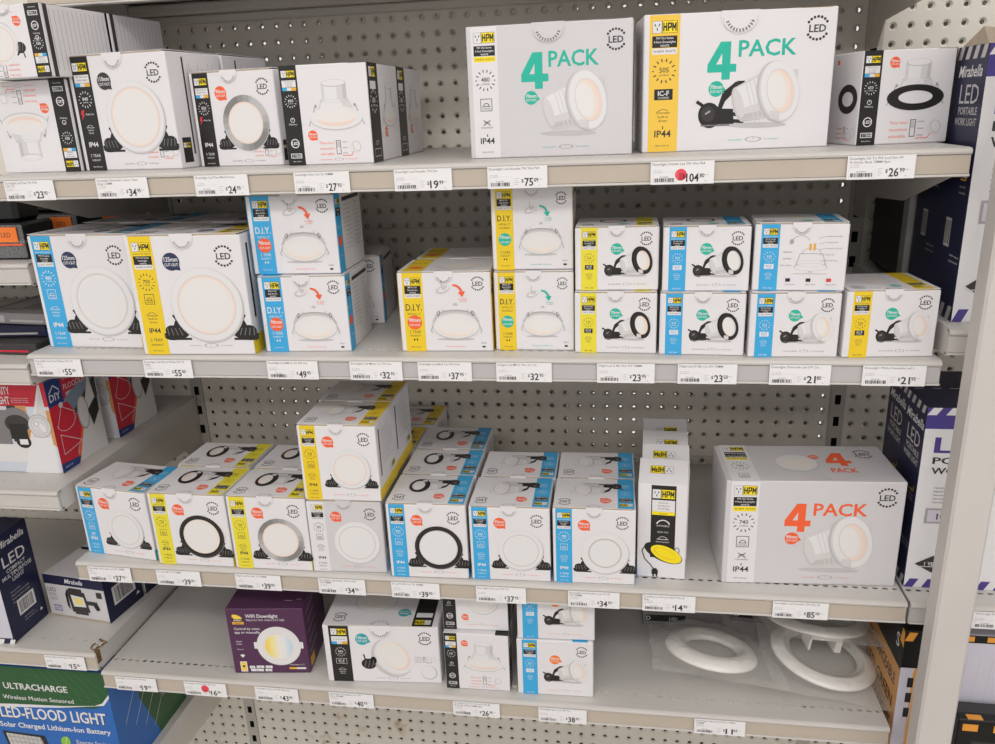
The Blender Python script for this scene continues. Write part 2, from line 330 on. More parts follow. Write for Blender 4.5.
def pic_diy(a, cx, cy, s, acc):
    l = a.l
    a.ell(cx-s*.02, cy-s*.31, s*.4, s*.03, 'w2'); a.ell(cx, cy+s*.4, s*.05, s*.05, 'w2'); a.rect(cx-s*.025, cy+s*.4, s*.02, s*.06, 'w2'); a.rect(cx+s*.015, cy+s*.4, s*.02, s*.06, 'w2')
    a.poly([(cx-s*.32, cy+s*.2), (cx+s*.32, cy+s*.2), (cx+s*.27, cy+s*.33), (cx-s*.27, cy+s*.33)], 'w1'); a.ell(cx, cy+s*.33, s*.27, s*.07, 'w1'); a.ell(cx, cy+s*.34, s*.25, s*.06, 'white')
    a.poly([(cx-s*.43, cy), (cx+s*.43, cy), (cx+s*.33, cy+s*.24), (cx-s*.33, cy+s*.24)], 'w2'); a.ell(cx, cy+s*.235, s*.33, s*.08, 'g3'); a.ell(cx, cy+s*.215, s*.335, s*.075, 'w2'); a.ell(cx, cy+s*.19, s*.35, s*.08, 'g2'); a.ell(cx, cy+s*.165, s*.36, s*.08, 'w1')
    for f in (-1, 1):
        a.line([(cx+f*s*.34, cy+s*.26), (cx+f*s*.44, cy+s*.08), (cx+f*s*.53, cy-s*.13), (cx+f*s*.5, cy-s*.17)], s*.014, 'g3'); a.line([(cx+f*s*.38, cy+s*.26), (cx+f*s*.49, cy+s*.05)], s*.01, 'g3')
        a.ell(cx+f*s*.355, cy+s*.24, s*.03, s*.06, 'g4', f*12, 12); a.ell(cx+f*s*.36, cy+s*.245, s*.014, s*.04, 'w1', f*12, 10)
    a.ell(cx, cy-s*.045, s*.48, s*.265, 'w2'); a.ell(cx, cy-s*.03, s*.475, s*.26, 'white'); a.ell(cx, cy-s*.07, s*.38, s*.19, 'cream2'); a.ell(cx, cy-s*.045, s*.375, s*.175, 'cream'); a.ell(cx, cy-s*.02, s*.34, s*.15, 'cream3')
    x, y = cx-s*.24, cy+s*.74                 # small lamp and curved arrow
    a.ell(x, y, s*.15, s*.07, 'g2', 20); a.ell(x+s*.02, y+s*.01, s*.12, s*.05, 'white', 20); a.ell(x+s*.03, y+s*.04, s*.06, s*.045, 'g2', 20); a.line([(x-s*.02, y+s*.06), (x-s*.02, y+s*.2)], s*.01, 'g3')
    A = a.epts(cx-s*.03, cy+s*.66, s*.2, s*.19, 0, 8, 5, 90); B = a.epts(cx-s*.03, cy+s*.66, s*.15, s*.15, 0, 8, 5, 90)
    a.mb.add([a.P(*p) for p in A+B], [(i, i+1, 10+i, 9+i) for i in range(8)], acc)
    a.poly([(cx+s*.07, cy+s*.68), (cx+s*.16, cy+s*.58), (cx+s*.22, cy+s*.7)], acc)
    a.txt('Low Glare', cx+s*.17, cy+s*.53, s*.032, acc, w=s*.24); a.txt('to IP 65', cx+s*.17, cy+s*.48, s*.032, acc, w=s*.24); a.l = l
def pic_dome(a, cx, cy, s, rim='white'):
    l = a.l
    a.rect(cx-s*.22, cy+s*.12, s*.44, s*.34, 'w2'); a.rect(cx-s*.215, cy+s*.12, s*.37, s*.34, 'w1'); a.rect(cx-s*.17, cy+s*.12, s*.22, s*.34, 'white'); a.ell(cx, cy+s*.46, s*.22, s*.06, 'w2'); a.ell(cx, cy+s*.465, s*.205, s*.05, 'white')
    a.poly([(cx-s*.36, cy-s*.05), (cx+s*.36, cy-s*.05), (cx+s*.25, cy+s*.2), (cx-s*.25, cy+s*.2)], 'w1'); a.poly([(cx-s*.3, cy), (cx+s*.16, cy), (cx+s*.1, cy+s*.19), (cx-s*.22, cy+s*.19)], 'white')
    a.ring(cx, cy+s*.2, s*.25, s*.05, s*.012, 'g3', a0=180, a1=360)
    for f in (-1, 1): a.line([(cx+f*s*.36, cy+s*.12), (cx+f*s*.4, cy-s*.02), (cx+f*s*.5, cy-s*.22)], s*.014, 'g3'); a.line([(cx+f*s*.33, cy+s*.1), (cx+f*s*.36, cy+s*.1)], s*.05, 'g3')
    if rim == 'white':
        a.ell(cx, cy-s*.115, s*.47, s*.19, 'g2'); a.ell(cx, cy-s*.1, s*.465, s*.185, 'white'); a.ell(cx, cy-s*.12, s*.34, s*.12, 'pinkish'); a.ell(cx, cy-s*.085, s*.34, s*.095, 'cream'); a.ell(cx, cy-s*.075, s*.3, s*.07, 'cream3')
    else:
        a.ell(cx, cy-s*.1, s*.5, s*.21, 'black'); a.ring(cx, cy-s*.1, s*.48, s*.2, s*.012, 'ink'); a.ell(cx, cy-s*.095, s*.3, s*.105, 'g1'); a.ell(cx, cy-s*.1, s*.29, s*.095, 'white')
    a.l = l
def mini_switch(a, cx, cy, s, acc):
    l = a.l
    for i, t in enumerate(('Three colour', 'temperatures', 'selectable')): a.txt(t, cx-s*.5, cy+s*(.12-.14*i), s*.07, acc, 'l', w=s*.4); a.l = l
    a.frame(cx-s*.05, cy-s*.15, s*.13, s*.36, s*.02, 'g4'); a.rect(cx-s*.03, cy+s*.03, s*.09, s*.14, 'g2')
    for i in range(3): a.line([(cx+s*.12, cy+s*(.16-.14*i)), (cx+s*.26, cy+s*(.16-.14*i))], s*.018, 'g3')
    a.ell(cx+s*.48, cy+s*.02, s*.15, s*.15, 'g1'); a.ell(cx+s*.52, cy+s*.05, s*.11, s*.14, 'g2', 20); a.ell(cx+s*.52, cy+s*.05, s*.09, s*.12, 'white', 20); a.line([(cx+s*.1, cy-s*.18), (cx+s*.36, cy-s*.18), (cx+s*.42, cy-s*.08)], s*.015, acc); a.l = l

# ------- whole panels
INKON = {'blue': 'white', 'black': 'white', 'yellow': 'ink', 'lemon': 'ink', 'amber': 'ink', 'white': 'ink'}
def stripe(a, x, w, h, c, kind, t1='720', blk=('9W DLI Series', 'Downlight', 'WHITE'), tone='WARM WHITE'):
    if c != 'white' or kind == 'four': a.rect(x, 0, w, h, c)
    m = INKON[c]; cx = x+w/2; iw = w*.8; x0 = x+w*.1
    if kind == 'ring':
        logo(a, x0, h-w*.62, iw); a.txt('powered by legrand', cx, h-w*.74, w*.07, m, w=iw); a.l -= 1
        blackblock(a, x0, h-w*1.17, iw, w*.36, blk); bar(a, x0, h-w*1.36, iw, w*.19, tone, 'white')
        rays(a, cx, h-w*1.9, w*.37, t1, m); icon_dome(a, cx, h-w*2.62, w*.44, m)
        builtin(a, cx, h-w*3.42, w*.62, m) if h/w > 4.6 else icon_cross(a, cx, h-w*3.2, w*.5, m)
        a.txt('IP44', cx, w*.95, w*.22, m, bold=.02, w=iw*.8); a.l -= 1; a.txt('2 YEAR', cx, w*.58, w*.14, m, w=iw*.7); a.l -= 1; a.txt('WARRANTY', cx, w*.38, w*.1, m, w=iw*.7); a.l -= 1; a.txt('hpm.com.au', cx, w*.14, w*.08, m, w=iw*.6); a.l -= 1
    elif kind == 'plug':
        logo(a, x0, h-w*.6, iw); a.txt('powered by legrand', cx, h-w*.72, w*.07, m, w=iw); a.l -= 1
        blackblock(a, x0, h-w*1.12, iw, w*.35, blk); bar(a, x0, h-w*1.32, iw, w*.2, tone, 'white')
        rays(a, cx, h-w*1.85, w*.32, t1, m, k=12); icf(a, cx, h-w*2.4, w*.52, c == 'blue'); builtin(a, cx, h-w*2.95, w*.5, m); a.txt('IP44 2 YEAR', cx, w*.1, w*.1, m, w=iw*.6); a.l -= 1
    elif kind == 'diy':
        logo(a, x0, h-w*.6, iw); a.l -= 0
        blackblock(a, x0, h-w*1.03, iw, w*.4, ('MR16 12V', 'Retrofit Kit', 'WHITE')); bar(a, x0, h-w*1.22, iw, w*.19, tone, 'white')
        a.txt('D.I.Y.', cx, h-w*1.85, w*.34, m, bold=.01, w=iw); a.l -= 1; a.txt('INSTALL IT', cx, h-w*2.08, w*.12, m, w=iw*.8); a.l -= 1; a.txt('YOURSELF', cx, h-w*2.28, w*.12, m, w=iw*.8); a.l -= 1
        l = a.l; d = tone_dot[c] if isinstance(tone_dot.get(c), str) else 'orange'
        a.l = l
        a.txt('2 YEAR', cx, w*.92, w*.16, m, w=iw*.7); a.l -= 1; a.txt('WARRANTY', cx, w*.75, w*.1, m, w=iw*.7); a.l -= 1
        a.ell(cx-w*.07, w*.6, w*.04, w*.06, 'black' if m != 'white' else 'white', 0, 8); a.ell(cx+w*.07, w*.6, w*.04, w*.06, 'black' if m != 'white' else 'white', 0, 8); a.txt('hpm.com.au', cx, w*.2, w*.08, m, w=iw*.6); a.l = l
    elif kind == 'tri':
        logo(a, x0, h-w*.62, iw); l = a.l; a.rect(x0, h-w*1.12, iw, w*.36, 'white')
        for i, t in enumerate(('9W DLI Series', 'Tri-Colour', 'Downlight')): a.txt(t, cx, h-w*(.86+.11*i), w*.07, 'ink', w=iw*.9)
        for i, c2 in enumerate(('blue', 'g1', 'gold')): a.rect(x0+iw/3*i, h-w*1.3, iw/3, w*.16, c2); a.l -= 1
        a.l = l; rays(a, cx, h-w*1.85, w*.35, t1, m)
        a.ring(cx, h*.46, w*.13, w*.13, w*.03, m, n=14); a.line([(cx, h*.46), (cx, h*.46+w*.1)], w*.03, m); a.l = l; a.txt('Memory', cx, h*.46-w*.26, w*.1, m, w=iw); a.l = l
        a.ring(cx, w*1.18, w*.25, w*.25, w*.05, m, n=18); a.txt('LED', cx, w*1.11, w*.16, m, bold=.02, w=w*.4); a.l = l
        a.frame(cx-w*.32, w*.38, w*.64, w*.26, w*.04, m); a.txt('3 YEAR', cx+w*.04, w*.45, w*.12, m, bold=.01, w=w*.5); a.l = l; a.txt('hpm.com.au', cx, w*.18, w*.08, m, w=iw*.6); a.l = l
    elif kind == 'triring':
        logo(a, x0, h-w*.62, iw); l = a.l; a.rect(x0, h-w*1.1, iw, w*.34, 'white')
        for i, t in enumerate(('10W DLI Series', 'Colour Select')): a.txt(t, cx, h-w*(.88+.13*i), w*.08, 'ink', w=iw*.9)
        for i, c2 in enumerate(('blue', 'g1', 'gold')): a.rect(x0+iw/3*i, h-w*1.26, iw/3, w*.15, c2); a.l -= 1
        a.l = l; rays(a, cx, h-w*1.8, w*.36, t1, m)
        y = h*.5; a.poly([(x0+w*.08, y+w*.2), (x0+w*.24, y+w*.2), (x0+w*.14, y+w*.02), (x0+w*.22, y+w*.02), (x0+w*.02, y-w*.24), (x0+w*.1, y), (x0+w*.02, y)], 'red'); a.l = l; a.txt('Flicker free', cx+w*.1, y-w*.02, w*.09, m, w=iw*.55); a.l = l
        builtin(a, cx, h*.37, w*.5, m) if h > 130 else None
        a.txt('IP44', cx, w*1.05, w*.22, m, bold=.02, w=iw*.8); a.l = l; a.txt('3 YEAR', cx, w*.6, w*.14, m, w=iw*.7); a.l = l; a.txt('WARRANTY', cx, w*.42, w*.09, m, w=iw*.6); a.l = l; a.txt('hpm.com.au', cx, w*.14, w*.08, m, w=iw*.6); a.l = l
tone_dot = {}

def face(mb, w, d, h, which):
    w, d, h = w/1000, d/1000, h/1000
    return {'front': lambda: Art(mb, (-w/2, -d/2, 0), (1, 0, 0), (0, 0, 1)), 'frontrot': lambda: Art(mb, (w/2, -d/2, h), (-1, 0, 0), (0, 0, -1)),
            'top': lambda: Art(mb, (-w/2, -d/2, h), (1, 0, 0), (0, 1, 0)), 'toprot': lambda: Art(mb, (w/2, d/2, h), (-1, 0, 0), (0, -1, 0)),
            'right': lambda: Art(mb, (w/2, -d/2, 0), (0, 1, 0), (0, 0, 1)), 'left': lambda: Art(mb, (-w/2, d/2, 0), (0, -1, 0), (0, 0, 1)),
            'rightrot': lambda: Art(mb, (w/2, d/2, h), (0, -1, 0), (0, 0, -1)), 'leftrot': lambda: Art(mb, (-w/2, -d/2, h), (0, 1, 0), (0, 0, -1))}[which]()

class Kind:
    """One kind of carton: body mesh, lid mesh and seal mesh shared by its copies."""
    def __init__(s, w, d, h, card='card', lid=True, seal=True, sealx=None, lift=2.0):
        s.w, s.d, s.h = w, d, h; s.b = MB(); s.b.chamfer(-w/2000, w/2000, -d/2000, d/2000, 0, h/1000, .0012, card); s.card = card
        s.L = MB() if lid else None; s.lift = lift; s.S = MB() if seal else None; s.sealx = sealx if sealx is not None else w*.5
        if lid:
            t = .0006; W, D, H = w/2000-.0008, d/2000, h/1000; lf = lift/1000
            y0, y1 = -D+.0004, D-.001
            s.L.add([(-W, y0, H+lf), (W, y0, H+lf), (W, y1, H+.0004), (-W, y1, H+.0004), (-W, y0, H+lf+t), (W, y0, H+lf+t), (W, y1, H+.0004+t), (-W, y1, H+.0004+t)],
                    [(0, 3, 2, 1), (4, 5, 6, 7), (0, 1, 5, 4), (1, 2, 6, 5), (2, 3, 7, 6), (3, 0, 4, 7)], card)
            # tucked front edge of the lid
            s.L.box(-W+.004, W-.004, y0+.0004, y0+.001, H-.0004, H+lf, 'card_raw')
        if seal:
            r = max(9, w*.1); a = Art(s.S, (-w/2000+s.sealx/1000, -d/2000-.0004, h/1000), (1, 0, 0), (0, 0, 1)); lf = lift if lid else 0
            pts = [(r, lf+.7)] + [(r*math.cos(-q), -r*.3+r*.75*math.sin(-q)) for q in [math.pi*i/14 for i in range(15)]] + [(-r, lf+.7)]
            n = len(pts); V = [(s.sealx/1000-w/2000+x/1000, -d/2000-e, h/1000+y/1000) for e in (.0007, .00015) for x, y in pts]
            s.S.add(V, [tuple(range(n))[::-1], tuple(range(n, 2*n))] + [(i, (i+1) % n, n+(i+1) % n, n+i) for i in range(n)], card)
            a.O = a.O+Vector((0, -.0004, 0)); sealprint(a, 0, -r*.3, r*.9)
        if s.L and seal:
            a = Art(s.L, (-w/2000+s.sealx/1000, -d/2000+.0004, h/1000+lift/1000+.0006), (1, 0, 0), Vector((0, 1, -(lift-.4)/d))); a.N = Vector((0, 0, 1)); a.l = 6
            a.ring(0, 0, r, r*.75, .4, 'g3', n=20, a0=0, a1=180)
            for i in range(9): q = math.radians(18+18*i); a.l = 6; a.line([(math.cos(q)*r*.84, math.sin(q)*r*.62), (math.cos(q)*r*.66, math.sin(q)*r*.48)], r*.08, 'g4')
        s.done = None
    def face(s, which): return face(s.b, s.w, s.d, s.h, which)
    def lidface(s, rot=True):
        a = face(s.L or s.b, s.w, s.d, s.h, 'toprot' if rot else 'top')
        if s.L:
            k = (s.lift-.4)/1000/(s.d/1000); n = Vector((0, 0, 1)); a.O = a.O+Vector((0, 0, .0006+(.0004 if rot else s.lift/1000)))
            a.V = (Vector((0, -1, k)) if rot else Vector((0, 1, -k))); a.N = Vector((0, 0, 1))
        return a
    def place(s, x, y, z, yaw, label, group, name='downlight_carton', cat='box', lean=0., corner=True):
        if s.done is None: s.done = (s.b.mesh('carton'), s.L.mesh('lid') if s.L else None, s.S.mesh('seal_tab') if s.S else None)
        o = bpy.data.objects.new(name, s.done[0]); COL.objects.link(o); q = math.radians(yaw)
        if corner:
            x, y = x + (s.w/2*math.cos(q)-s.d/2*math.sin(q))/1000, y + (s.w/2*math.sin(q)+s.d/2*math.cos(q))/1000
        o.location = (x, y, z+.0003); o.rotation_euler = (0, 0, q); tag(o, label, cat, group)
        if s.done[1]: c = bpy.data.objects.new('lid_flap', s.done[1]); COL.objects.link(c); c.parent = o
        if s.done[2]: c = bpy.data.objects.new('seal_tab', s.done[2]); COL.objects.link(c); c.parent = o
        return o

# ================================================================ the setting and the shelving
fl = MB(); fl.box(-4, 4, -6, 2.2, -.17, -.15, 'floor_vinyl'); struct(fl.obj('floor'))
ce = MB(); ce.box(-4, 4, -6, 2.2, 3.2, 3.22, 'ceiling_white'); struct(ce.obj('ceiling'))

def perf(mb, x0, z0, nx, nz, cx, cz, y, m, hole, dim=None, ydim=.003, depth=.004, rect=False, hm=None):
    """Perforated sheet in XZ (facing -Y); hole=(rx, rz), dim=(rx, rz) of the dished rim."""
    n = 8
    if rect: ring = [(-1, -1), (0, -1), (1, -1), (1, 0), (1, 1), (0, 1), (-1, 1), (-1, 0)]
    else: ring = [(math.cos(math.pi*(2*i+1)/8-math.pi*.75-math.pi/8), math.sin(math.pi*(2*i+1)/8-math.pi*.75-math.pi/8)) for i in range(8)]
    sq = [(-1, -1), (0, -1), (1, -1), (1, 0), (1, 1), (0, 1), (-1, 1), (-1, 0)]
    lev = [(sq, cx/2, cz/2, 0)]
    if dim: lev += [(ring, dim[0], dim[1], 0), (ring, (dim[0]+hole[0])*.5, (dim[1]+hole[1])*.5, ydim*.35), (ring, hole[0]*1.25, hole[1]*1.25, ydim)]
    lev += [(ring, hole[0], hole[1], ydim if dim else 0), (ring, hole[0], hole[1], (ydim if dim else 0)+depth)]
    V = []; F = []
    for j in range(nz):
        for i in range(nx):
            ox, oz = x0+(i+.5)*cx, z0+(j+.5)*cz; b = len(V)
            for pts, sx, sz, dy in lev:
                for px, pz in pts: V.append((ox+px*sx, y+dy, oz+pz*sz))
            for l in range(len(lev)-1):
                for k in range(8): F.append((b+l*8+k, b+l*8+(k+1) % 8, b+l*8+8+(k+1) % 8, b+l*8+8+k))
    if hm:
        L = len(lev)-1; per = 8*L
        A = [f for q, f in enumerate(F) if q % per < 8*(L-1)]; B = [f for q, f in enumerate(F) if q % per >= 8*(L-1)]
        mb.add(V, A, m); o = len(mb.v)-len(V); k = mb.mi(hm)
        for f in B: mb.f.append(tuple(i+o for i in f)); mb.m.append(k)
    else: mb.add(V, F, m)

nt = MATS['peg_paint'].node_tree; bs = nt.nodes['Principled BSDF']; src = bs.inputs['Base Color'].links[0].from_socket
tc = nt.nodes.new('ShaderNodeTexCoord'); sx_ = nt.nodes.new('ShaderNodeSeparateXYZ'); nt.links.new(tc.outputs['Object'], sx_.inputs[0])
nz = nt.nodes.new('ShaderNodeTexNoise'); nz.inputs['Scale'].default_value = 22; nz.inputs['Detail'].default_value = 6; nt.links.new(tc.outputs['Object'], nz.inputs['Vector'])
r1 = nt.nodes.new('ShaderNodeMapRange'); r1.inputs[1].default_value = .60; r1.inputs[2].default_value = .80; nt.links.new(nz.outputs['Fac'], r1.inputs[0])
r2_ = nt.nodes.new('ShaderNodeMapRange'); r2_.inputs[1].default_value = .16; r2_.inputs[2].default_value = .08; nt.links.new(sx_.outputs['Z'], r2_.inputs[0])
mm = nt.nodes.new('ShaderNodeMath'); mm.operation = 'MULTIPLY'; nt.links.new(r1.outputs[0], mm.inputs[0]); nt.links.new(r2_.outputs[0], mm.inputs[1])
mx = nt.nodes.new('ShaderNodeMix'); mx.data_type = 'RGBA'; nt.links.new(mm.outputs[0], mx.inputs[0]); nt.links.new(src, mx.inputs[6]); mx.inputs[7].default_value = lin('A98B62'); nt.links.new(mx.outputs[2], bs.inputs['Base Color'])
PZ = .02582; ZTOP = 1.5053+PZ*3.5; NROW = 64
pb = MB(); perf(pb, -.5875, ZTOP-NROW*PZ, 47, NROW, .025, PZ, 0, 'peg_paint', (.0034, .0034), (.0068, .0068), .0035, .004, hm='hole_shade')  # hole walls are painted dark for shade
pegme = pb.mesh('perforated_sheet')
ROX, ROZ = .0009, .0034
rear = MB(); perf(rear, -.5875+ROX, ZTOP-NROW*PZ+ROZ, 47, NROW, .025, PZ, .0605, 'peg_paint', (.0030, .0030), None, 0, .001)
rearme = rear.mesh('rear_sheet')
for x, lab in ((0, 'grey perforated metal back panel behind the white downlight cartons'), (-1.2, 'grey perforated metal back panel behind the red security light boxes'), (1.2, 'grey perforated metal back panel behind the tall navy work light boxes')):
    o = bpy.data.objects.new('perforated_back_panel', pegme); COL.objects.link(o); o.location.x = x; tag(o, lab, 'back panel')
    c = bpy.data.objects.new('rear_sheet', rearme); COL.objects.link(c); c.parent = o
    js = MB()
    for zz in (1.165, .7405, .415): js.box(-.587, .587, -.0012, -.0002, zz-.0012, zz+.0012, 'bracket_paint')
    js.obj('panel_joint_strip', o)
for x, lab in ((-.6, 'slotted upright between the red floodlight boxes and the white downlight cartons'), (.6, 'slotted upright behind the navy work light boxes')):
    u = MB(); perf(u, x-.0125, ZTOP-NROW*PZ, 1, 41, .025, .0405, -.0015, 'upright_paint', (.0048, .0088), None, 0, .02, rect=True, hm='slot_shade')
    u.box(x-.0125, x+.0125, .02, .03, -.05, 1.58, 'slot_shade'); tag(u.obj('slotted_upright'), lab, 'upright')  # dark strip added behind the slots in place of shade

BR = [(-.003, -.002), (-.003, -.125), (-.042, -.125), (-.067, -.09), (-.23, -.078), (-.395, -.03), (-.395, -.002)]
def shelf(x0, x1, yf, t, label, strip='strip_beige', slots='oval', group=None):
    root = empty('shelf', ((x0+x1)/2, yf, t)); tag(root, label, 'shelf', group)
    h = (x1-x0)/2; D = -yf; d = MB()
    # deck: nose band, slotted band, rear sheet, flanges (local: y from 0 at the front edge to D)
    s0, s1 = (.026, .040)
    d.box(-h, h, .010, s0, -.0012, 0, 'shelf_paint'); d.box(-h, h, s1, D-.004, -.0012, 0, 'shelf_paint')
    n = 94 if slots == 'oval' else 47; cw = (2*h)/n
    tmp = MB(); perf(tmp, -h, 0, n, 1, cw, s1-s0, 0, 'shelf_paint', (.0042, .0028) if slots == 'oval' else (.0055, .0009), None, 0, .0012)
    d.add([(x, s0+z, -y) for x, y, z in tmp.v], [f[::-1] for f in tmp.f], 'shelf_paint')
    for sx in (-1, 1): d.box(*sorted((sx*h, sx*(h-.0015))), .006, D-.004, -.033, -.0012, 'shelf_paint')
    d.box(-h, h, D-.0055, D-.004, -.03, -.0012, 'shelf_paint')
    d.obj('deck', root)
    lp = MB(); prof = [(.0105, 0), (.004, -.0004), (.0014, -.0018), (0, -.0045), (.0004, -.0066), (.003, -.0078), (.003, -.0278), (.0004, -.0285), (0, -.0305), (.003, -.0315), (.0105, -.0315), (.0105, -.0295), (.0046, -.0285), (.0046, -.007), (.0105, -.0015)]
    lp.prism_x(prof, -h, h, 'lip_paint'); lp.obj('front_lip', root)
    st = MB(); st.box(-h+.001, h-.001, .0018, .0028, -.0275, -.0081, strip); st.obj('ticket_strip', root)
    for sx in (-1, 1):
        b = MB(); xx = sorted((sx*(h-.0025), sx*(h-.0045))); b.prism_x([(max(y+D, .02), z) for y, z in BR][::-1], xx[0], xx[1], 'bracket_paint'); b.obj('bracket', root)
    return root
Z1, Z2, Z3, Z4 = 1.300, 1.0576, .7259, .5238; YF = -.4187
top_ = shelf(-.598, .598, -.27, 1.548, 'shelf above the four pack cartons, only its underside showing')
ra = MB(); ra.chamfer(-.594, .594, .238, .262, -.021, -.0035, .003, 'bracket_paint'); ra.chamfer(-.594, .594, .252, .2655, -.0345, -.0215, .002, 'bracket_paint'); ra.obj('back_rail', top_)
shelf(-.598, .598, YF, Z1, 'shelf carrying the two teal lettered four pack cartons')
shelf(-.598, .598, YF, Z2, 'shelf with grey ticket strip carrying the D.I.Y. downlight cartons', 'strip_grey')
shelf(-.598, .598, YF, Z3, 'shelf carrying the orange lettered four pack carton')
shelf(-.598, .598, YF, Z4, 'half empty shelf carrying the purple carton and bagged trim rings')
shelf(-1.798, -.602, -.375, 1.178, 'shelf carrying black packs with orange labels', 'lip_paint')
shelf(-1.798, -.602, YF, 1.043, 'shelf carrying flat dark packs above the red boxes', 'lip_paint')
shelf(-1.798, -.602, YF, .844, 'shelf carrying the red security light boxes', 'lip_paint', slots='dash')
shelf(-1.798, -.602, YF, .556, 'chipped shelf carrying the navy multipurpose light box', slots='dash')
shelf(-1.798, -.602, YF, .28, 'shelf carrying the blue and green solar floodlight box')
shelf(.602, 1.798, YF, 1.0955, 'shelf under the tall navy work light boxes, beside the yellow striped carton', 'lip_paint')
shelf(.602, 1.798, YF, .7255, 'shelf under the white fronted work light box with violet band', 'strip_grey')
shelf(.602, 1.798, -.446, .44, 'low shelf under the black and orange hazard striped boxes')
# rust chips on the chipped shelf's corner
rc = MB()
for i in range(26):
    q = R_.random(); x = -.6025-.02*R_.random()**2; z = .5563; y = YF+.008+.03*R_.random()**1.5; r = .0012+.0026*R_.random()
    rc.add([(x+r*math.cos(a)*R_.uniform(.6, 1.2), y+r*math.sin(a)*R_.uniform(.6, 1.4), z+1e-5*i) for a in [k*math.pi/4 for k in range(8)]], [tuple(range(8))], 'rust')
rc.box(-.6042, -.6018, YF+.004, YF+.014, .535, .5557, 'rust')
for o in bpy.data.objects:
    if o.name.startswith('shelf') and o.get('label', '').startswith('chipped'): rr = rc.obj('rust_patch', o); rr.location = -o.location; rr.rotation_euler = (0, 0, 0)
# tall post in the aisle
po = MB(); po.chamfer(.607, .650, -.481, -.449, -.15, 2.3, .003, 'post_paint')
pp = po.obj('post'); tag(pp, 'tall pale grey square post in front of the work light boxes', 'post')
bp_ = MB(); bp_.box(.600, .657, -.488, -.442, -.15, -.146, 'post_paint'); bp_.obj('base_plate', pp)

# ================================================================ kinds of carton
def ring_kind(w, d, h, c, rim, t1='720', inner='cream', tone='WARM WHITE', dot='orange', grey=False, top='ring', cut='90mm', r=.29, blk=('9W DLI Series', 'Downlight', 'WHITE'), side=False):
    K = Kind(w, d, h, 'card_silver' if grey else 'card'); sw = w*.2; x0 = w*.035
    a = K.face('front'); stripe(a, x0, sw, h, c, 'ring', t1, blk, tone)
    if grey: a2 = K.face('front'); a2.l = 1; a2.rect(0, .6, x0+sw, h-1.2, 'card'); a2.l = 3; stripe(a2, x0, sw, h, c, 'ring', t1, blk, tone)
    a = K.face('front'); bubble(a, w*.38, h*.79, w*.075, cut, 'CUT-OUT', dot); led(a, w*.84, h*.83, w*.15)
    pic_ring(a, w*.635, h*.425, w*r, rim, plugs=not grey, inner=inner, rimw={'white': .2, 'black': .19, 'silver': .21, 'edge': .33}[rim]); caption(a, w*.62, h*.075, w*.72, dot if dot == 'orange' else 'g4')
    a = K.lidface(); a.l = 1
    a.rect(x0-w*.02, 0, sw, d, c) if c != 'white' else None
    m = INKON[c]; a.l = 3; logo(a, x0, d*.84, sw*.8); blackblock(a, x0, d*.66, sw*.8, d*.13, ('9W DLI', 'Downlight')); rays(a, x0+sw*.4, d*.5, sw*.32, t1, m); icon_dome(a, x0+sw*.4, d*.27, sw*.4, m)
    led(a, w*.86, d*.82, w*.15); bubble(a, w*.36, d*.76, w*.07, cut, 'CUT-OUT', dot)
    pic_bulb(a, w*.585, d*.4, w*.44, 'white' if rim in ('white', 'edge') else 'black', True, inner, lean=6)
    # flip of the plug to the stripe side comes with the rotated print
    a = K.face('right'); a.rect(d*.0, 0, d, h*.16, c if c != 'white' else 'card'); a.txt('powered by legrand', d*.5, h*.06, 2.4, m, w=d*.6)
    a.rect(d*.12, h*.3, d*.05, h*.62, 'black'); 
    for i in range(11): a.rect(d*.26, h*(.86-.045*i), d*R_.uniform(.4, .62), .8, 'g3'); a.l = 4
    logo(a, d*.62, h*.2, d*.24)
    a = K.face('left'); a.l = 1; a.rect(d*.0, 0, d, h*.16, c if c != 'white' else 'card')
    return K
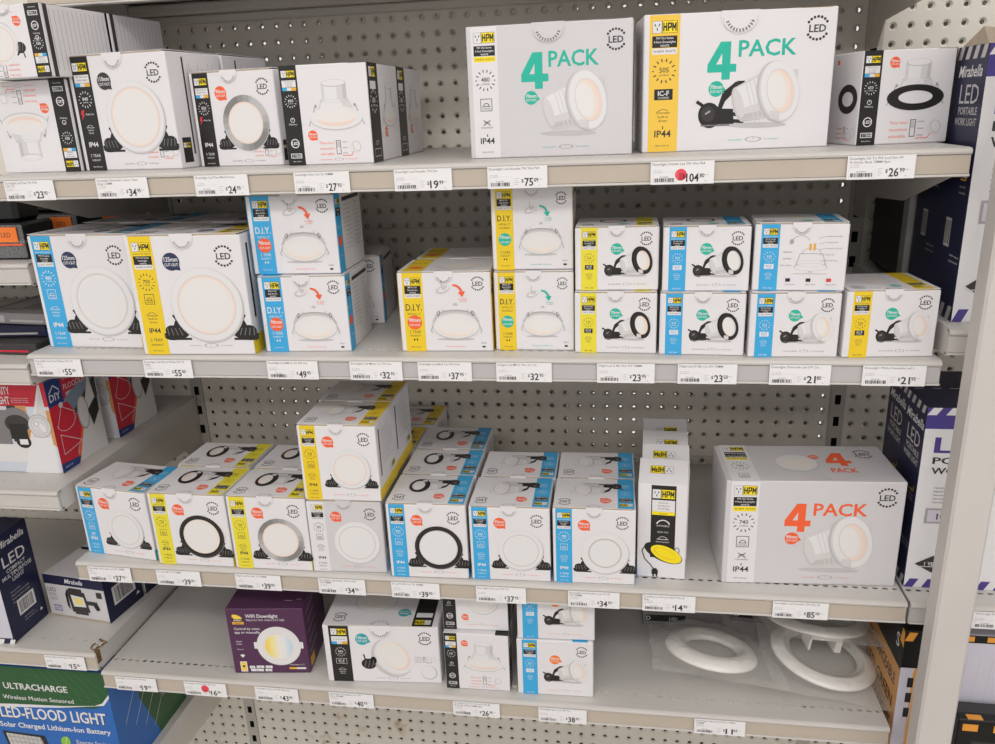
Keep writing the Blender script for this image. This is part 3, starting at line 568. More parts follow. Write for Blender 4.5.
def plug_kind(w, d, h, c, rim, t1='515', tone='WARM WHITE', dot='teal', inner='cream', cut='70mm', picture='bulb', crushed=False, lid=True):
    K = Kind(w, d, h, lid=lid, seal=lid, lift=1.4); sw = w*.2; x0 = w*.07
    a = K.face('front'); stripe(a, x0, sw, h, c, 'plug', t1, ('5W DLI Series', 'Downlight Kit', 'BLACK' if rim == 'black' else 'WHITE'), tone)
    a = K.face('front')
    if picture == 'bulb':
        bubble(a, w*.5, h*.66, w*.07, cut, 'CUT-OUT', dot, -15); led(a, w*.85, h*.82, w*.14); pic_bulb(a, w*.735, h*.45, w*.4, rim, True, inner); caption(a, w*.63, h*.09, w*.6, 'g4' if dot != 'orange2' else 'orange2')
    else:                                  # line diagram of the fitting
        l = a.l; cx, cy = w*.62, h*.48
        a.ring(cx, cy-h*.12, w*.18, h*.06, .5, 'g4'); a.ring(cx, cy-h*.07, w*.16, h*.05, .4, 'g4'); a.line([(cx-w*.16, cy-h*.1), (cx-w*.12, cy+h*.08), (cx+w*.12, cy+h*.08), (cx+w*.16, cy-h*.1)], .5, 'g4'); a.ring(cx, cy+h*.08, w*.1, h*.09, .4, 'g4', a0=0, a1=180)
        a.rect(cx-w*.03, cy+h*.13, w*.025, h*.1, 'gold'); a.rect(cx+w*.015, cy+h*.13, w*.025, h*.1, 'gold')
        a.ring(cx-w*.12, cy+h*.25, w*.1, h*.1, .5, 'g4', a0=20, a1=170); a.ell(cx-w*.22, cy+h*.26, 2.4, 3, 'g3')
        for i in range(5): a.line([(cx+w*.06+i, cy+h*(.3-.08*i)), (cx+w*.14, cy+h*(.34-.09*i))], .3, 'g4'); a.txt(('Flexible cord & plug', 'Constant driver', 'Aluminium heat sink', 'Spring clips', 'Recessed diffuser')[i], cx+w*.15, cy+h*(.33-.09*i), 1.5, 'g4', 'l', w=w*.2)
        for i in range(3): a.txt(('Dimensions', 'Body height', 'Cut-out 70mm')[i], w*.41, cy+h*(.1-.1*i), 1.5, 'g4', 'r', w=w*.12)
        a.line([(cx-w*.18, cy-h*.22), (cx+w*.18, cy-h*.22)], .3, 'g4'); a.txt('90mm', cx, cy-h*.2, 1.5, 'g4')
        for i in range(3): a.rect(w*(.36+.22*i), h*.14, w*.05, h*.05, ('mnavy', 'black', 'red')[i]); a.txt('Built-in driver', w*(.36+.22*i), h*.09, 1.5, 'g4', 'l', w=w*.18)
        a.l = l
    a = K.lidface(); a.l = 1; a.rect(x0, 0, sw, d, c); a.l = 3; logo(a, x0+sw*.1, d*.82, sw*.8); blackblock(a, x0+sw*.1, d*.66, sw*.8, d*.12, ('5W DLI', 'Series')); led(a, w*.85, d*.85, w*.14)
    a.ring(w*.55, d*.42, w*.17, d*.24, 3, 'black' if rim == 'black' else 'g1'); a.ell(w*.55, d*.42, w*.13, d*.2, 'cream'); bubble(a, w*.42, d*.8, w*.06, cut, 'CUT-OUT', dot)
    for wh in ('left', 'right'):
        a = K.face(wh); a.l = 1
        for i in range(8): a.rect(d*.14, h*(.82-.08*i), d*R_.uniform(.3, .55), .8, 'g3'); a.l = 2
        a.rect(d*.72, h*.2, d*.07, h*.6, 'black')
    return K
def diy_kind(w, d, h, c, dot, dottxt='90mm', tone='WARM WHITE'):
    K = Kind(w, d, h, lift=1.2); sw = w*.22; x0 = w*.05
    tone_dot[c] = dot; a = K.face('front'); stripe(a, x0, sw, h, c, 'diy', '', (), tone); a.l = 8
    cx = x0+sw/2; a.ell(cx, h*.375, sw*.36, sw*.36, dot); a.txt(dottxt, cx, h*.385, sw*.19, 'white', bold=.03, w=sw*.6); a.txt('CUT-OUT', cx, h*.33, sw*.11, 'white', bold=.02, w=sw*.55)
    a = K.face('front'); pic_diy(a, w*.61, h*.345, w*.52, dot); led(a, w*.86, h*.86, w*.13)
    a.txt('Premium Retrofit Series', w*.6, h*.055, 2.0, dot, w=w*.46); a.ell(w*.9, h*.06, 2.4, 1.4, 'ink'); a.txt('GU5.3', w*.9, h*.1, 2, 'ink', w=w*.08)
    a = K.lidface(False); a.l = 1; a.rect(x0, 0, sw, d, c); a.l = 3; a.ell(cx, d*.3, sw*.34, sw*.3, dot); a.txt('D.I.Y.', cx, d*.6, sw*.3, INKON[c], w=sw*.8); a.ell(w*.62, d*.42, w*.24, d*.26, 'g2'); a.ell(w*.62, d*.45, w*.235, d*.25, 'white'); a.ell(w*.62, d*.46, w*.19, d*.17, 'cream')
    a = K.face('right'); a.l = 1; a.rect(0, 0, d*.2, h, c); a.l = 3; logo(a, d*.03, h*.86, d*.15); blackblock(a, d*.03, h*.72, d*.15, h*.1, ('MR16', 'Kit')); a.txt('D.I.Y.', d*.1, h*.56, 4, INKON[c], w=d*.15); a.ell(d*.1, h*.4, d*.065, d*.065, dot)
    a.txt('2 YEAR', d*.1, h*.2, 2.4, INKON[c], w=d*.14); a.rect(d*.27, h*.88, d*.66, h*.05, 'ink')
    for i in range(11):
        a.rect(d*.28, h*(.82-.055*i), d*.26, .7, 'g3'); a.rect(d*.68, h*(.82-.055*i), d*R_.uniform(.12, .24), .7, 'g3'); a.l -= 1
    a = K.face('left'); a.l = 1; a.rect(d*.8, 0, d*.2, h, c)
    return K
def four_kind(w, d, h, c, acc, t1, card, plug=False, cut='70mm', tone='WARM WHITE', lid=True):
    K = Kind(w, d, h, card, lid=False, seal=lid, sealx=w*.5); sw = w*.16; x0 = w*.03
    a = K.face('front')
    if c == 'white': a.rect(x0, .8, sw, h-1.6, 'card'); a.l = 3; 
    a.rect(x0, .8, sw, h-1.6, c) if c != 'white' else None
    four_white(a, x0, sw, h, t1, tone, c)
    a = K.face('front'); four(a, w*.415, h*.52, h*.27, acc); a.txt('PACK', w*.5, h*.68, h*.12, acc, 'l', bold=.022, w=-w*.3)
    bubble(a, w*.39, h*.455, w*.04, cut, 'CUT-OUT', acc, -10); led(a, w*.9, h*.855, w*.105); pic_bulb(a, w*(.655 if not plug else .655), h*.395, w*(.41 if not plug else .37), 'white', plug, 'cream'); caption(a, w*.6, h*.07, w*.5, acc)
    a = K.lidface(); a.l = 1
    if lid is False:
        a = K.lidface(); a.l = 1; a.U = Vector((1, 0, 0)); a.V = Vector((0, 1, 0)); a.O = Vector((-w/2000, -d/2000, h/1000)); a.N = Vector((0, 0, 1))
        a.rect(x0, 0, sw, d, 'card'); a.l = 3; logo(a, x0+sw*.1, d*.83, sw*.8); blackblock(a, x0+sw*.1, d*.64, sw*.8, d*.15, ('9W DLI Series', '4 Pack Downlights')); bar(a, x0+sw*.1, d*.57, sw*.8, d*.06, tone, 'hpm'); rays(a, x0+sw*.5, d*.4, sw*.34, t1, 'ink'); icon_dome(a, x0+sw*.5, d*.14, sw*.36, 'ink')
        a.ell(w*.45, d*.48, w*.125, d*.23, 'g2'); a.ell(w*.45, d*.5, w*.12, d*.22, 'white'); a.ell(w*.45, d*.47, w*.095, d*.15, 'cream'); bubble(a, w*.57, d*.66, w*.03, cut, 'CUT-OUT', acc, 180)
        four(a, w*.7, d*.42, d*.36, acc); a.txt('PACK', w*.7, d*.24, d*.12, acc, bold=.022, w=-w*.15); led(a, w*.87, d*.75, w*.1); caption(a, w*.56, d*.06, w*.4, acc)
    else:
        a.rect(x0, 0, sw, d, c if c != 'white' else 'card')
    a = K.face('left'); a.l = 1
    for i in range(3): a.line([(d*.1, h*(.24+.25*i)), (d*.9, h*(.24+.25*i))], .5, 'g3')
    return K
def four_white(a, x, w, h, t1, tone, c='white'):
    l = a.l; iw = w*.82; x0 = x+w*.09; cx = x+w/2
    logo(a, x0, h*.955-w*.38, iw); blackblock(a, x0, h*.94-w*.76, iw, w*.36, ('9W DLI Series', '4 Pack Downlights', 'WHITE')); bar(a, x0, h*.935-w*.95, iw, w*.19, tone, 'hpm' if c == 'white' else 'white')
    rays(a, cx, h*.60, w*.39, t1, 'ink')
    if c == 'white': icon_dome(a, cx, h*.415, w*.46, 'ink'); icon_cross(a, cx, h*.265, w*.46, 'ink')
    else: icf(a, cx, h*.43, w*.62); builtin(a, cx, h*.275, w*.55, 'ink')
    a.txt('IP44', cx, h*.115, w*.23, 'ink', bold=.02, w=-w*.56); a.l = l; a.line([(cx, h*.115+w*.26), (cx, h*.115+w*.36)], w*.035, 'ink'); a.l = l; a.txt('hpm.com.au', cx, h*.045, w*.07, 'ink', w=iw*.6); a.l = l
def tri_kind(w, d, h, front, t1='850', rot=False, lid=True, seal=True, pic='dome', dot='orange', cut='90mm'):
    K = Kind(w, d, h, lid=lid, seal=seal, lift=1.2); sw = w*.2; x0 = w*.0+.6
    a = K.face('frontrot' if rot else 'front'); stripe(a, x0, sw, h, 'black', 'tri', t1)
    a = K.face('frontrot' if rot else 'front')
    if pic == 'dome': pic_dome(a, w*.61, h*.53, w*.64, 'white'); bubble(a, w*.32, h*.3 if cut == '90mm' else h*.83, w*.055, cut, 'CUT-OUT', dot); mini_switch(a, w*.6, h*.16, w*.42, 'orange')
    elif pic == 'black': pic_dome(a, w*.6, h*.56, w*.62, 'black'); bubble(a, w*.34, h*.87, w*.055, cut, 'CUT-OUT', dot); mini_switch(a, w*.6, h*.15, w*.5, 'orange')
    elif pic == 'plugdome': pic_ring(a, w*.62, h*.52, w*.24, 'white', plugs=False); blob_plug(a, w*.36, h*.58, w*.15); bubble(a, w*.34, h*.22, w*.055, cut, 'CUT-OUT', dot); mini_switch(a, w*.62, h*.88, w*.4, 'orange'); caption(a, w*.6, h*.09, w*.6, 'orange')
    caption(a, w*.6, h*.045, w*.6, 'orange') if pic == 'dome' else None
    a = K.face('rightrot' if rot else 'right'); a.l = 1
    if rot:
        for i in range(13): a.rect(d*(.06+.068*i), h*.06, .7, h*.84, 'g3'); a.l = 1
        a.rect(d*.9, 0, d*.06, h, 'ink')
    else:
        a.rect(0, 0, d*.32, h, 'black'); a.l = 3; logo(a, d*.05, h*.86, d*.2); a.rect(d*.06, h*.74, d*.18, h*.08, 'white'); rays(a, d*.15, h*.62, d*.11, t1, 'white'); a.txt('CCT', d*.16, h*.18, 5, 'white', w=d*.22); a.frame(d*.06, h*.06, d*.2, h*.08, .6, 'white')
        pic_dome(a, d*.66, h*.52, d*.5, 'white'); bubble(a, d*.5, h*.3, d*.05, cut, 'CUT-OUT', dot)
    a = K.face('left'); a.l = 1
    if pic == 'black': a.rect(d*.0, 0, d*.06, h, 'black'); a.rect(d*.2, h*.88, d*.08, h*.05, 'orange'); a.ell(d*.62, h*.5, d*.3, h*.16, 'black'); a.ell(d*.62, h*.5, d*.17, h*.08, 'g1'); mini_switch(a, d*.6, h*.12, d*.5, 'orange')
    a = K.lidface(); a.l = 1; a.rect(x0, 0, sw, d, 'black'); led(a, w*.85, d*.8, w*.13)
    return K

# ================================================================ cartons on the top shelf
tri_rot = tri_kind(118, 125, 118, 'front', '850', rot=True, lid=False, seal=False)
tri_plug = tri_kind(108, 125, 86, 'front', '850', rot=True, lid=False, seal=True, pic='plugdome')
tri = tri_kind(113, 133, 119, 'front', '850', lid=False, seal=False)
G1 = 'black striped downlight cartons on the top shelf'
tri_rot.place(-.617, -.356, Z1, -2, 'upside-down white carton with black stripe, under another upside-down carton', G1)
tri_rot.place(-.613, -.229, Z1, -2, 'white carton hidden behind the lower upside-down carton', G1)
tri_plug.place(-.6005, -.384, Z1+.1195, -3, 'upside-down white carton with black plug picture, topmost of its stack', G1)
tri_plug.place(-.5925, -.2565, Z1+.1195, -3, 'white carton with grey lined side behind the topmost upside-down carton', G1)
def tri_ring_kind(w, d, h, rim, t1, dot, cut):
    K = Kind(w, d, h, lift=1.5, seal=True, sealx=w*.48); sw = w*.19; x0 = w*.04
    a = K.face('front'); stripe(a, x0, sw, h, 'black', 'triring', t1); a = K.face('front')
    bubble(a, w*.36, h*.78, w*.07, cut, 'CUT-OUT', dot); led(a, w*.86, h*.83, w*.14)
    pic_ring(a, w*.62, h*.46, w*(.29 if rim == 'white' else .27), rim, plugs=True, inner='cream', rimw=.17 if rim == 'white' else .24)
    a.l = 14; a.poly([(w*.64, h*.2), (w*.72, h*.18), (w*.79, h*.24), (w*.77, h*.32), (w*.7, h*.34), (w*.65, h*.28)], 'w1'); a.poly([(w*.66, h*.24), (w*.72, h*.22), (w*.76, h*.28), (w*.7, h*.32)], 'white'); a.l = 1; mini_switch(a, w*.82, h*.15, w*.28, 'orange'); caption(a, w*.6, h*.05, w*.6, 'ink')
    a = K.face('right'); a.l = 1; a.rect(d*.27, h*.12, d*.03, h*.84, 'ink')
    for i in range(14): a.rect(d*(.36+.04*i), h*.5, .6, h*R_.uniform(.3, .42), 'g3'); a.l = 1
    a.rect(d*.08, h*.05, d*.16, h*.22, 'black'); logo(a, d*.09, h*.18, d*.13)
    a = K.lidface(); a.l = 1; a.rect(x0, 0, sw, d, 'black'); a.rect(w*.3, d*.2, w*.5, d*.5, 'g1')
    return K
tr1 = tri_ring_kind(155, 112, 144, 'white', '840', 'ink', '110mm'); tr2 = tri_ring_kind(127, 66, 117, 'silver', '850', 'orange', '90mm')
tr1.place(-.4985, -.352, Z1, -8.3, 'large white carton with black stripe and big pale round panel light', G1)
tr1.place(-.481, -.236, Z1, -8.3, 'large white carton standing behind the one with the big pale panel light', G1)
tr2.place(-.335, -.342, Z1, -9.9, 'white carton with black stripe and silver rimmed round light', G1)
tri.place(-.197, -.377, Z1, 0, 'white carton with black stripe showing a domed downlight with spring clips', G1)
tri.place(-.197, -.243, Z1, 0, 'white carton behind the domed downlight carton, its dark stripe showing', G1)
f480 = four_kind(199, 90, 153, 'white', 'teal', '480', 'card_silver'); f505 = four_kind(222, 90, 156, 'amber', 'teal', '505', 'card', plug=True)
f480.place(.036, -.355, Z1, -1.5, 'silver white four pack carton with 480 lumens and teal lettering', G1)
f505.place(.2475, -.345, Z1, 5, 'white four pack carton with amber stripe, black plug and teal lettering', G1)
trb = tri_kind(112, 80, 106, 'front', '650', lid=False, seal=False, pic='black', cut='70mm')
trb.place(.5, -.331, Z1, 12.1, 'white carton with black stripe showing a black rimmed downlight', G1)
trb.place(.476, -.236, Z1, 9, 'white carton mostly hidden behind the black rimmed downlight carton', G1)

# ================================================================ cartons on the second shelf
big_b = ring_kind(156, 112, 159, 'blue', 'white', '880', 'cool', 'COOL WHITE', 'navydot', cut='125mm', r=.315)
big_y = ring_kind(160, 112, 161, 'yellow', 'white', '750', 'cream', 'WARM WHITE', 'navydot', cut='125mm', r=.315)
G2 = 'cartons on the second shelf'
big_b.place(-.5895, -.379, Z2, -2.5, 'large white carton with blue stripe and navy 125mm bubble', G2)
big_b.place(-.585, -.263, Z2, -2.5, 'large carton behind the big blue striped 125mm carton', G2)
big_y.place(-.421, -.414, Z2, 1.2, 'large white carton with yellow stripe and navy 125mm bubble', G2)
big_y.place(-.4195, -.299, Z2, 1.2, 'large carton behind the big yellow striped 125mm carton', G2)
diy_b = diy_kind(119, 108, 102, 'blue', 'orange', tone='COOL WHITE')
diy_b.place(-.251, -.398, Z2, 2.2, 'blue striped D.I.Y. carton at the bottom of its stack', G2)
diy_b.place(-.2575, -.3885, Z2+.1045, .5, 'blue striped D.I.Y. carton stacked on another one', G2)
diy_b.place(-.246, -.262, Z2, 7, 'blue striped D.I.Y. carton standing behind the blue D.I.Y. stack', G2)
diy_y = diy_kind(122, 90, 105, 'yellow', 'orange')
diy_y.place(-.0625, -.392, Z2, 1.1, 'yellow striped D.I.Y. carton with orange dot', G2)
diy_y.place(-.060, -.298, Z2, 1.1, 'carton standing behind the orange dotted yellow D.I.Y. carton', G2)
diy_t = diy_kind(102, 90, 103, 'yellow', 'teal', '70mm')
diy_t.place(.0625, -.384, Z2, -.4, 'yellow striped D.I.Y. carton with teal dot, bottom of its pair', G2)
diy_t.place(.062, -.379, Z2+.1055, .3, 'yellow striped D.I.Y. carton with teal dot, top of its pair', G2)
p_lb = plug_kind(102, 80, 78, 'lemon', 'black'); p_bb = plug_kind(102, 80, 78, 'blue', 'black', tone='COOL WHITE', inner='cool')
p_bd = plug_kind(104, 80, 79, 'blue', 'white', tone='COOL WHITE', inner='cool', picture='diagram'); p_bw = plug_kind(104, 80, 79, 'blue', 'white', tone='COOL WHITE', inner='cream')
p_yw = plug_kind(105, 98, 81, 'yellow', 'white', t1='535')
p_lb.place(.166, -.393, Z2, -2.0, 'lemon striped carton with black rimmed downlight, bottom of its pair', G2)
p_lb.place(.167, -.389, Z2+.0805, -.5, 'lemon striped carton with black rimmed downlight, top of its pair', G2)
p_bb.place(.2715, -.399, Z2, -2.5, 'blue striped carton with black rimmed downlight, under the crumpled seal one', G2)
p_bb.place(.2735, -.396, Z2+.0805, -1.6, 'blue striped carton with black rimmed downlight and crumpled seal, on its twin', G2)
p_bw.place(.378, -.408, Z2, .6, 'blue striped carton with white downlight and plug, under the diagram carton', G2)
p_bd.place(.3795, -.399, Z2+.0815, -4, 'blue striped carton turned to its line diagram face', G2)
p_yw.place(.4875, -.408, Z2, 3.6, 'yellow striped carton with white downlight at the shelf end', G2)

# ================================================================ cartons on the third shelf
G3 = 'boxed round downlights on the third shelf'
k1 = ring_kind(125, 90, 113, 'blue', 'white', '780', 'cool', 'COOL WHITE', r=.25)
k2 = ring_kind(121, 92, 117, 'lemon', 'black', '720', r=.29); k3 = ring_kind(120, 92, 117, 'lemon', 'silver', '720', r=.29)
k4 = ring_kind(109, 92, 114, 'white', 'white', '680', 'cool', 'WARM WHITE', grey=True, r=.31)
k5 = ring_kind(112, 92, 113, 'yellow', 'white', '720', r=.26)
k6 = ring_kind(113, 92, 116, 'blue', 'black', '820', 'cool', 'COOL WHITE', r=.3)
k7 = ring_kind(112, 92, 114, 'blue', 'white', '820', 'cool', 'COOL WHITE', r=.28); k8 = ring_kind(112, 92, 115, 'blue', 'edge', '780', 'cool', 'COOL WHITE', r=.29)
k1.place(-.594, -.389, Z3, -7.5, 'blue striped carton standing askew at the end of the row', G3)
k2.place(-.462, -.411, Z3, -.4, 'lemon striped carton with black rimmed round light, in front of its twin', G3)
k2.place(-.4655, -.3165, Z3, -.4, 'lemon striped carton behind the front black rimmed light carton', G3)
k3.place(-.338, -.412, Z3, 0, 'lemon striped carton with silver rimmed round light', G3)
k3.place(-.337, -.318, Z3, -.5, 'carton standing behind the silver rimmed lemon striped carton', G3)
k4.place(-.2165, -.411, Z3, 2, 'plain silver carton beneath the yellow striped one', G3)
k4.place(-.2195, -.317, Z3, 1.5, 'silver carton standing behind the plain silver front carton', G3)
k5.place(-.2165, -.412, Z3+.1172, .5, 'yellow striped carton stacked on the plain silver carton', G3)
k5.place(-.2185, -.3185, Z3+.1172, -.5, 'yellow striped carton behind the stacked yellow one', G3)
k5.place(-.2165, -.2225, Z3, .5, 'yellow striped carton third in the low row behind the silver carton', G3)
k5.place(-.2045, -.1185, Z3, 0, 'yellow striped carton at the back of the low row against the perforated panel', G3)
k6.place(-.0985, -.415, Z3, 1.5, 'blue striped carton with black rimmed light, front of a row of three', G3)
k6.place(-.0995, -.3215, Z3, .8, 'blue striped carton with black rim, middle of its row of three', G3)
k6.place(-.101, -.2275, Z3, .8, 'blue striped carton with black rim, back of its row of three', G3)
k7.place(.0185, -.411, Z3, .8, 'blue striped carton with plain white ring, beside the black rimmed blue carton', G3)
k7.place(.020, -.3175, Z3, .8, 'blue striped carton behind the plain white ring carton', G3)
k8.place(.1345, -.409, Z3, .7, 'blue striped carton with grey edged ring, beside the transformer boxes', G3)
k8.place(.1345, -.3155, Z3, .7, 'blue striped carton behind the grey edged ring carton', G3)

# slim transformer boxes
def slim_kind(flip):
    w, d, h = 66, 47, 146; K = Kind(w, d, h, lid=False, seal=False); a = K.face('front')
    l = a.l; a.rect(w*.27, h*.22, w*.5, h*.76, 'black'); logo(a, w*.29, h*.845, w*.46); a.rect(w*.29, h*.71, w*.46, h*.12, 'white')
    for i, t in enumerate(('Electronic', 'Transformer', 'Flex & Plug')): a.txt(t, w*.52, h*(.795-.03*i), 2.4, 'ink', w=w*.4)
    a.rect(w*.29, h*.675, w*.46, h*.035, 'hpm'); a.txt('12V 60VA', w*.52, h*.683, 2, 'ink', w=w*.4)
    a.ring(w*.52, h*.56, w*.15, w*.15, 1.6, 'white', n=16, a0=20, a1=160); a.txt('DIMMABLE', w*.52, h*.555, 2.6, 'white', w=w*.34); a.txt('IDEAL FOR', w*.52, h*.49, 2.2, 'white', w=w*.3)
    a.ring(w*.52, h*.42, w*.09, w*.07, .8, 'white', n=14, a0=0, a1=180); a.line([(w*.4, h*.42), (w*.64, h*.42)], .8, 'white'); a.txt('DOWNLIGHTS', w*.52, h*.385, 2, 'white', w=w*.34)
    a.line([(w*.3, h*.33), (w*.16, h*.335), (w*.1, h*.29), (w*.16, h*.2), (w*.3, h*.13), (w*.36, h*.08)], 1.4, 'black')
    a.ring(w*.82, h*.31, w*.05, h*.035, .9, 'black')
    a.ell(w*.54, h*.275, w*.42, w*.19, 'black', -24); a.ell(w*.6, h*.265, w*.34, w*.17, 'hpm', -24); a.ell(w*.58, h*.27, w*.25, w*.1, 'gold', -24); a.ell(w*.585, h*.27, w*.24, w*.09, 'hpm', -24); a.txt('60VA', w*.6, h*.255, 3, 'hpm', bold=.03, w=w*.2, skew=-.1)
    a.rect(w*.31, h*.04, w*.13, h*.05, 'black'); a.rect(w*.335, h*.085, w*.08, h*.02, 'black')
    for k in (.33, .4): a.rect(w*k, h*.012, w*.03, h*.03, 'black')
    a.l = l
    # sloping lid: rises to the back
    b = K.b; W, D, H = w/2000-.0004, d/2000, h/1000; r = .017
    b.add([(-W, -D, H-.0004), (W, -D, H-.0004), (W, D, H-.0004), (-W, D, H-.0004), (W, D-.004, H+r), (-W, D-.004, H+r), (W, D, H+r-.002), (-W, D, H+r-.002)],
          [(0, 1, 4, 5), (5, 4, 6, 7), (7, 6, 2, 3), (1, 2, 6, 4), (0, 5, 7, 3), (0, 3, 2, 1)], 'card')
    L = (d-4); s = math.hypot(L, 17)
    if flip: a = Art(b, (W, D-.004, H+r), (-1, 0, 0), Vector((0, -L/1000, -r)).normalized())
    else: a = Art(b, (-W, -D, H), (1, 0, 0), Vector((0, L/1000, r)).normalized())
    a.N = a.N if a.N.z > 0 else -a.N
    logo(a, w*.3, s*.3, w*.46); a.line([(w*.02, s*.02), (w*.98, s*.02)], .3, 'g3')
    a = K.face('right'); a.l = 1; a.rect(d*.2, h*.2, d*.12, h*.5, 'g3')
    return K
sl1 = slim_kind(True); sl2 = slim_kind(False)
GT = 'slim white transformer boxes'
sl1.place(.2495, -.384, Z3, -4.0, 'front slim white transformer box with yellow transformer picture', GT, 'transformer_box')
sl1.place(.2555, -.334, Z3, -2.5, 'slim white transformer box second in its row', GT, 'transformer_box')
sl2.place(.2575, -.285, Z3, -1.5, 'slim white transformer box third in its row', GT, 'transformer_box')
sl2.place(.2605, -.2365, Z3, 0, 'slim white transformer box at the back of its row', GT, 'transformer_box')
f740 = four_kind(228, 116, 155, 'white', 'orange', '740', 'card_silver', cut='90mm', lid=False)
f740.place(.3645, -.39, Z3, 2.5, 'silver four pack carton with 740 lumens and orange lettering', 'boxed round downlights on the third shelf')

# ================================================================ cartons on the fourth shelf
G4 = 'cartons on the fourth shelf'
def purple_kind():
    w, d, h = 122, 105, 119; K = Kind(w, d, h, 'purple', lid=False, seal=False); a = K.face('front')
    a.ell(w*.14, h*.87, w*.07, w*.035, 'ylight', -25); a.rect(w*.07, h*.81, w*.15, h*.035, 'black'); a.txt('Brilliant', w*.145, h*.817, 3, 'white', bold=.02, w=w*.13); a.rect(w*.07, h*.765, w*.15, h*.04, 'gold'); a.txt('SMART', w*.145, h*.772, 2.8, 'ink', w=w*.1)
    a.txt('WiFi Downlight', w*.25, h*.865, 6.4, 'white', 'l', bold=.02, w=w*.42); a.txt('TRILOGY 9W 100LM CCT LED', w*.25, h*.815, 3.4, 'white', 'l', w=w*.5)
    a.txt('Control by voice,', w*.08, h*.68, 4.6, 'white', 'l', bold=.01, w=w*.34); a.txt('app or manually.', w*.08, h*.625, 4.6, 'white', 'l', bold=.01, w=w*.34)
    cx, cy = w*.63, h*.42; a.rect(cx-w*.32, cy-h*.03, w*.64, h*.1, 'white'); a.ell(cx, cy+1, w*.285, h*.3, 'g1'); a.ell(cx, cy+2, w*.275, h*.285, 'white'); a.ell(cx, cy, w*.205, h*.21, 'g1'); a.ell(cx, cy, w*.195, h*.2, 'cream3')
    for i in range(12):
        R1 = w*.185; x0, x1 = -R1+2*R1*i/12, -R1+2*R1*(i+1)/12; hh = lambda x: math.sqrt(max(0, 1-(x/R1)**2))*h*.19
        a.poly([(cx+x0, cy-hh(x0)), (cx+x1, cy-hh(x1)), (cx+x1, cy+hh(x1)), (cx+x0, cy+hh(x0))], 't%d' % i); a.l -= 1
    a.l += 1
    for i, t in enumerate(('880LM', 'DIMM')): a.txt(t, w*.08, h*(.49-.04*i), 2.6, 'white', 'l', w=w*.12)
    a.txt('110mm', w*.08, h*.37, 2.6, 'white', 'l', w=w*.14); a.ell(w*.14, h*.285, w*.03, h*.02, 'white', 0, 6); a.poly([(w*.105, h*.29), (w*.14, h*.25), (w*.175, h*.29)], 'white')
    a.rect(w*.09, h*.03, w*.09, h*.16, 'white'); a.rect(w*.1, h*.045, w*.07, h*.13, 'ylight'); a.rect(w*.12, h*.1, w*.03, h*.03, 'ink')
    for x, y, ww in ((.21, .08, .07), (.3, .085, .1), (.42, .085, .09), (.22, .035, .17), (.41, .035, .09)): a.rect(w*x, h*y, w*ww, h*.04, 'white'); a.txt('app', w*(x+ww/2), h*(y+.01), 2, 'ink', w=w*ww*.8)
    a.txt('Switchable CCT', w*.84, h*.13, 2.6, 'white', w=w*.22); a.rect(w*.73, h*.07, w*.1, h*.03, 'gold'); a.rect(w*.83, h*.07, w*.12, h*.03, 'white')
    a = K.lidface(); a.U = Vector((1, 0, 0)); a.V = Vector((0, 1, 0)); a.O = Vector((-w/2000, -d/2000, h/1000)); a.N = Vector((0, 0, 1)); a.txt('WiFi Downlight', w*.12, d*.62, 5, 'white', 'l', w=w*.4); a.txt('TRILOGY 9W CCT LED', w*.12, d*.5, 3, 'white', 'l', w=w*.4); a.rect(w*.72, d*.2, w*.1, 1, 'white'); a.ring(w*.9, d*.2, 5, 5, 1, 'white', n=12, a0=30, a1=150)
    a = K.face('right'); a.l = 1
    for i in range(5): a.line([(d*.12, h*(.86-.15*i)), (d*.5, h*(.92-.15*i))], 2, 'g3'); a.l = 1
    a.rect(d*.08, h*.05, d*.2, h*.14, 'gold')
    return K
purple_kind().place(-.376, -.400, Z4, 5.7, 'dark purple wifi downlight carton with yellow and blue lamp', G4)
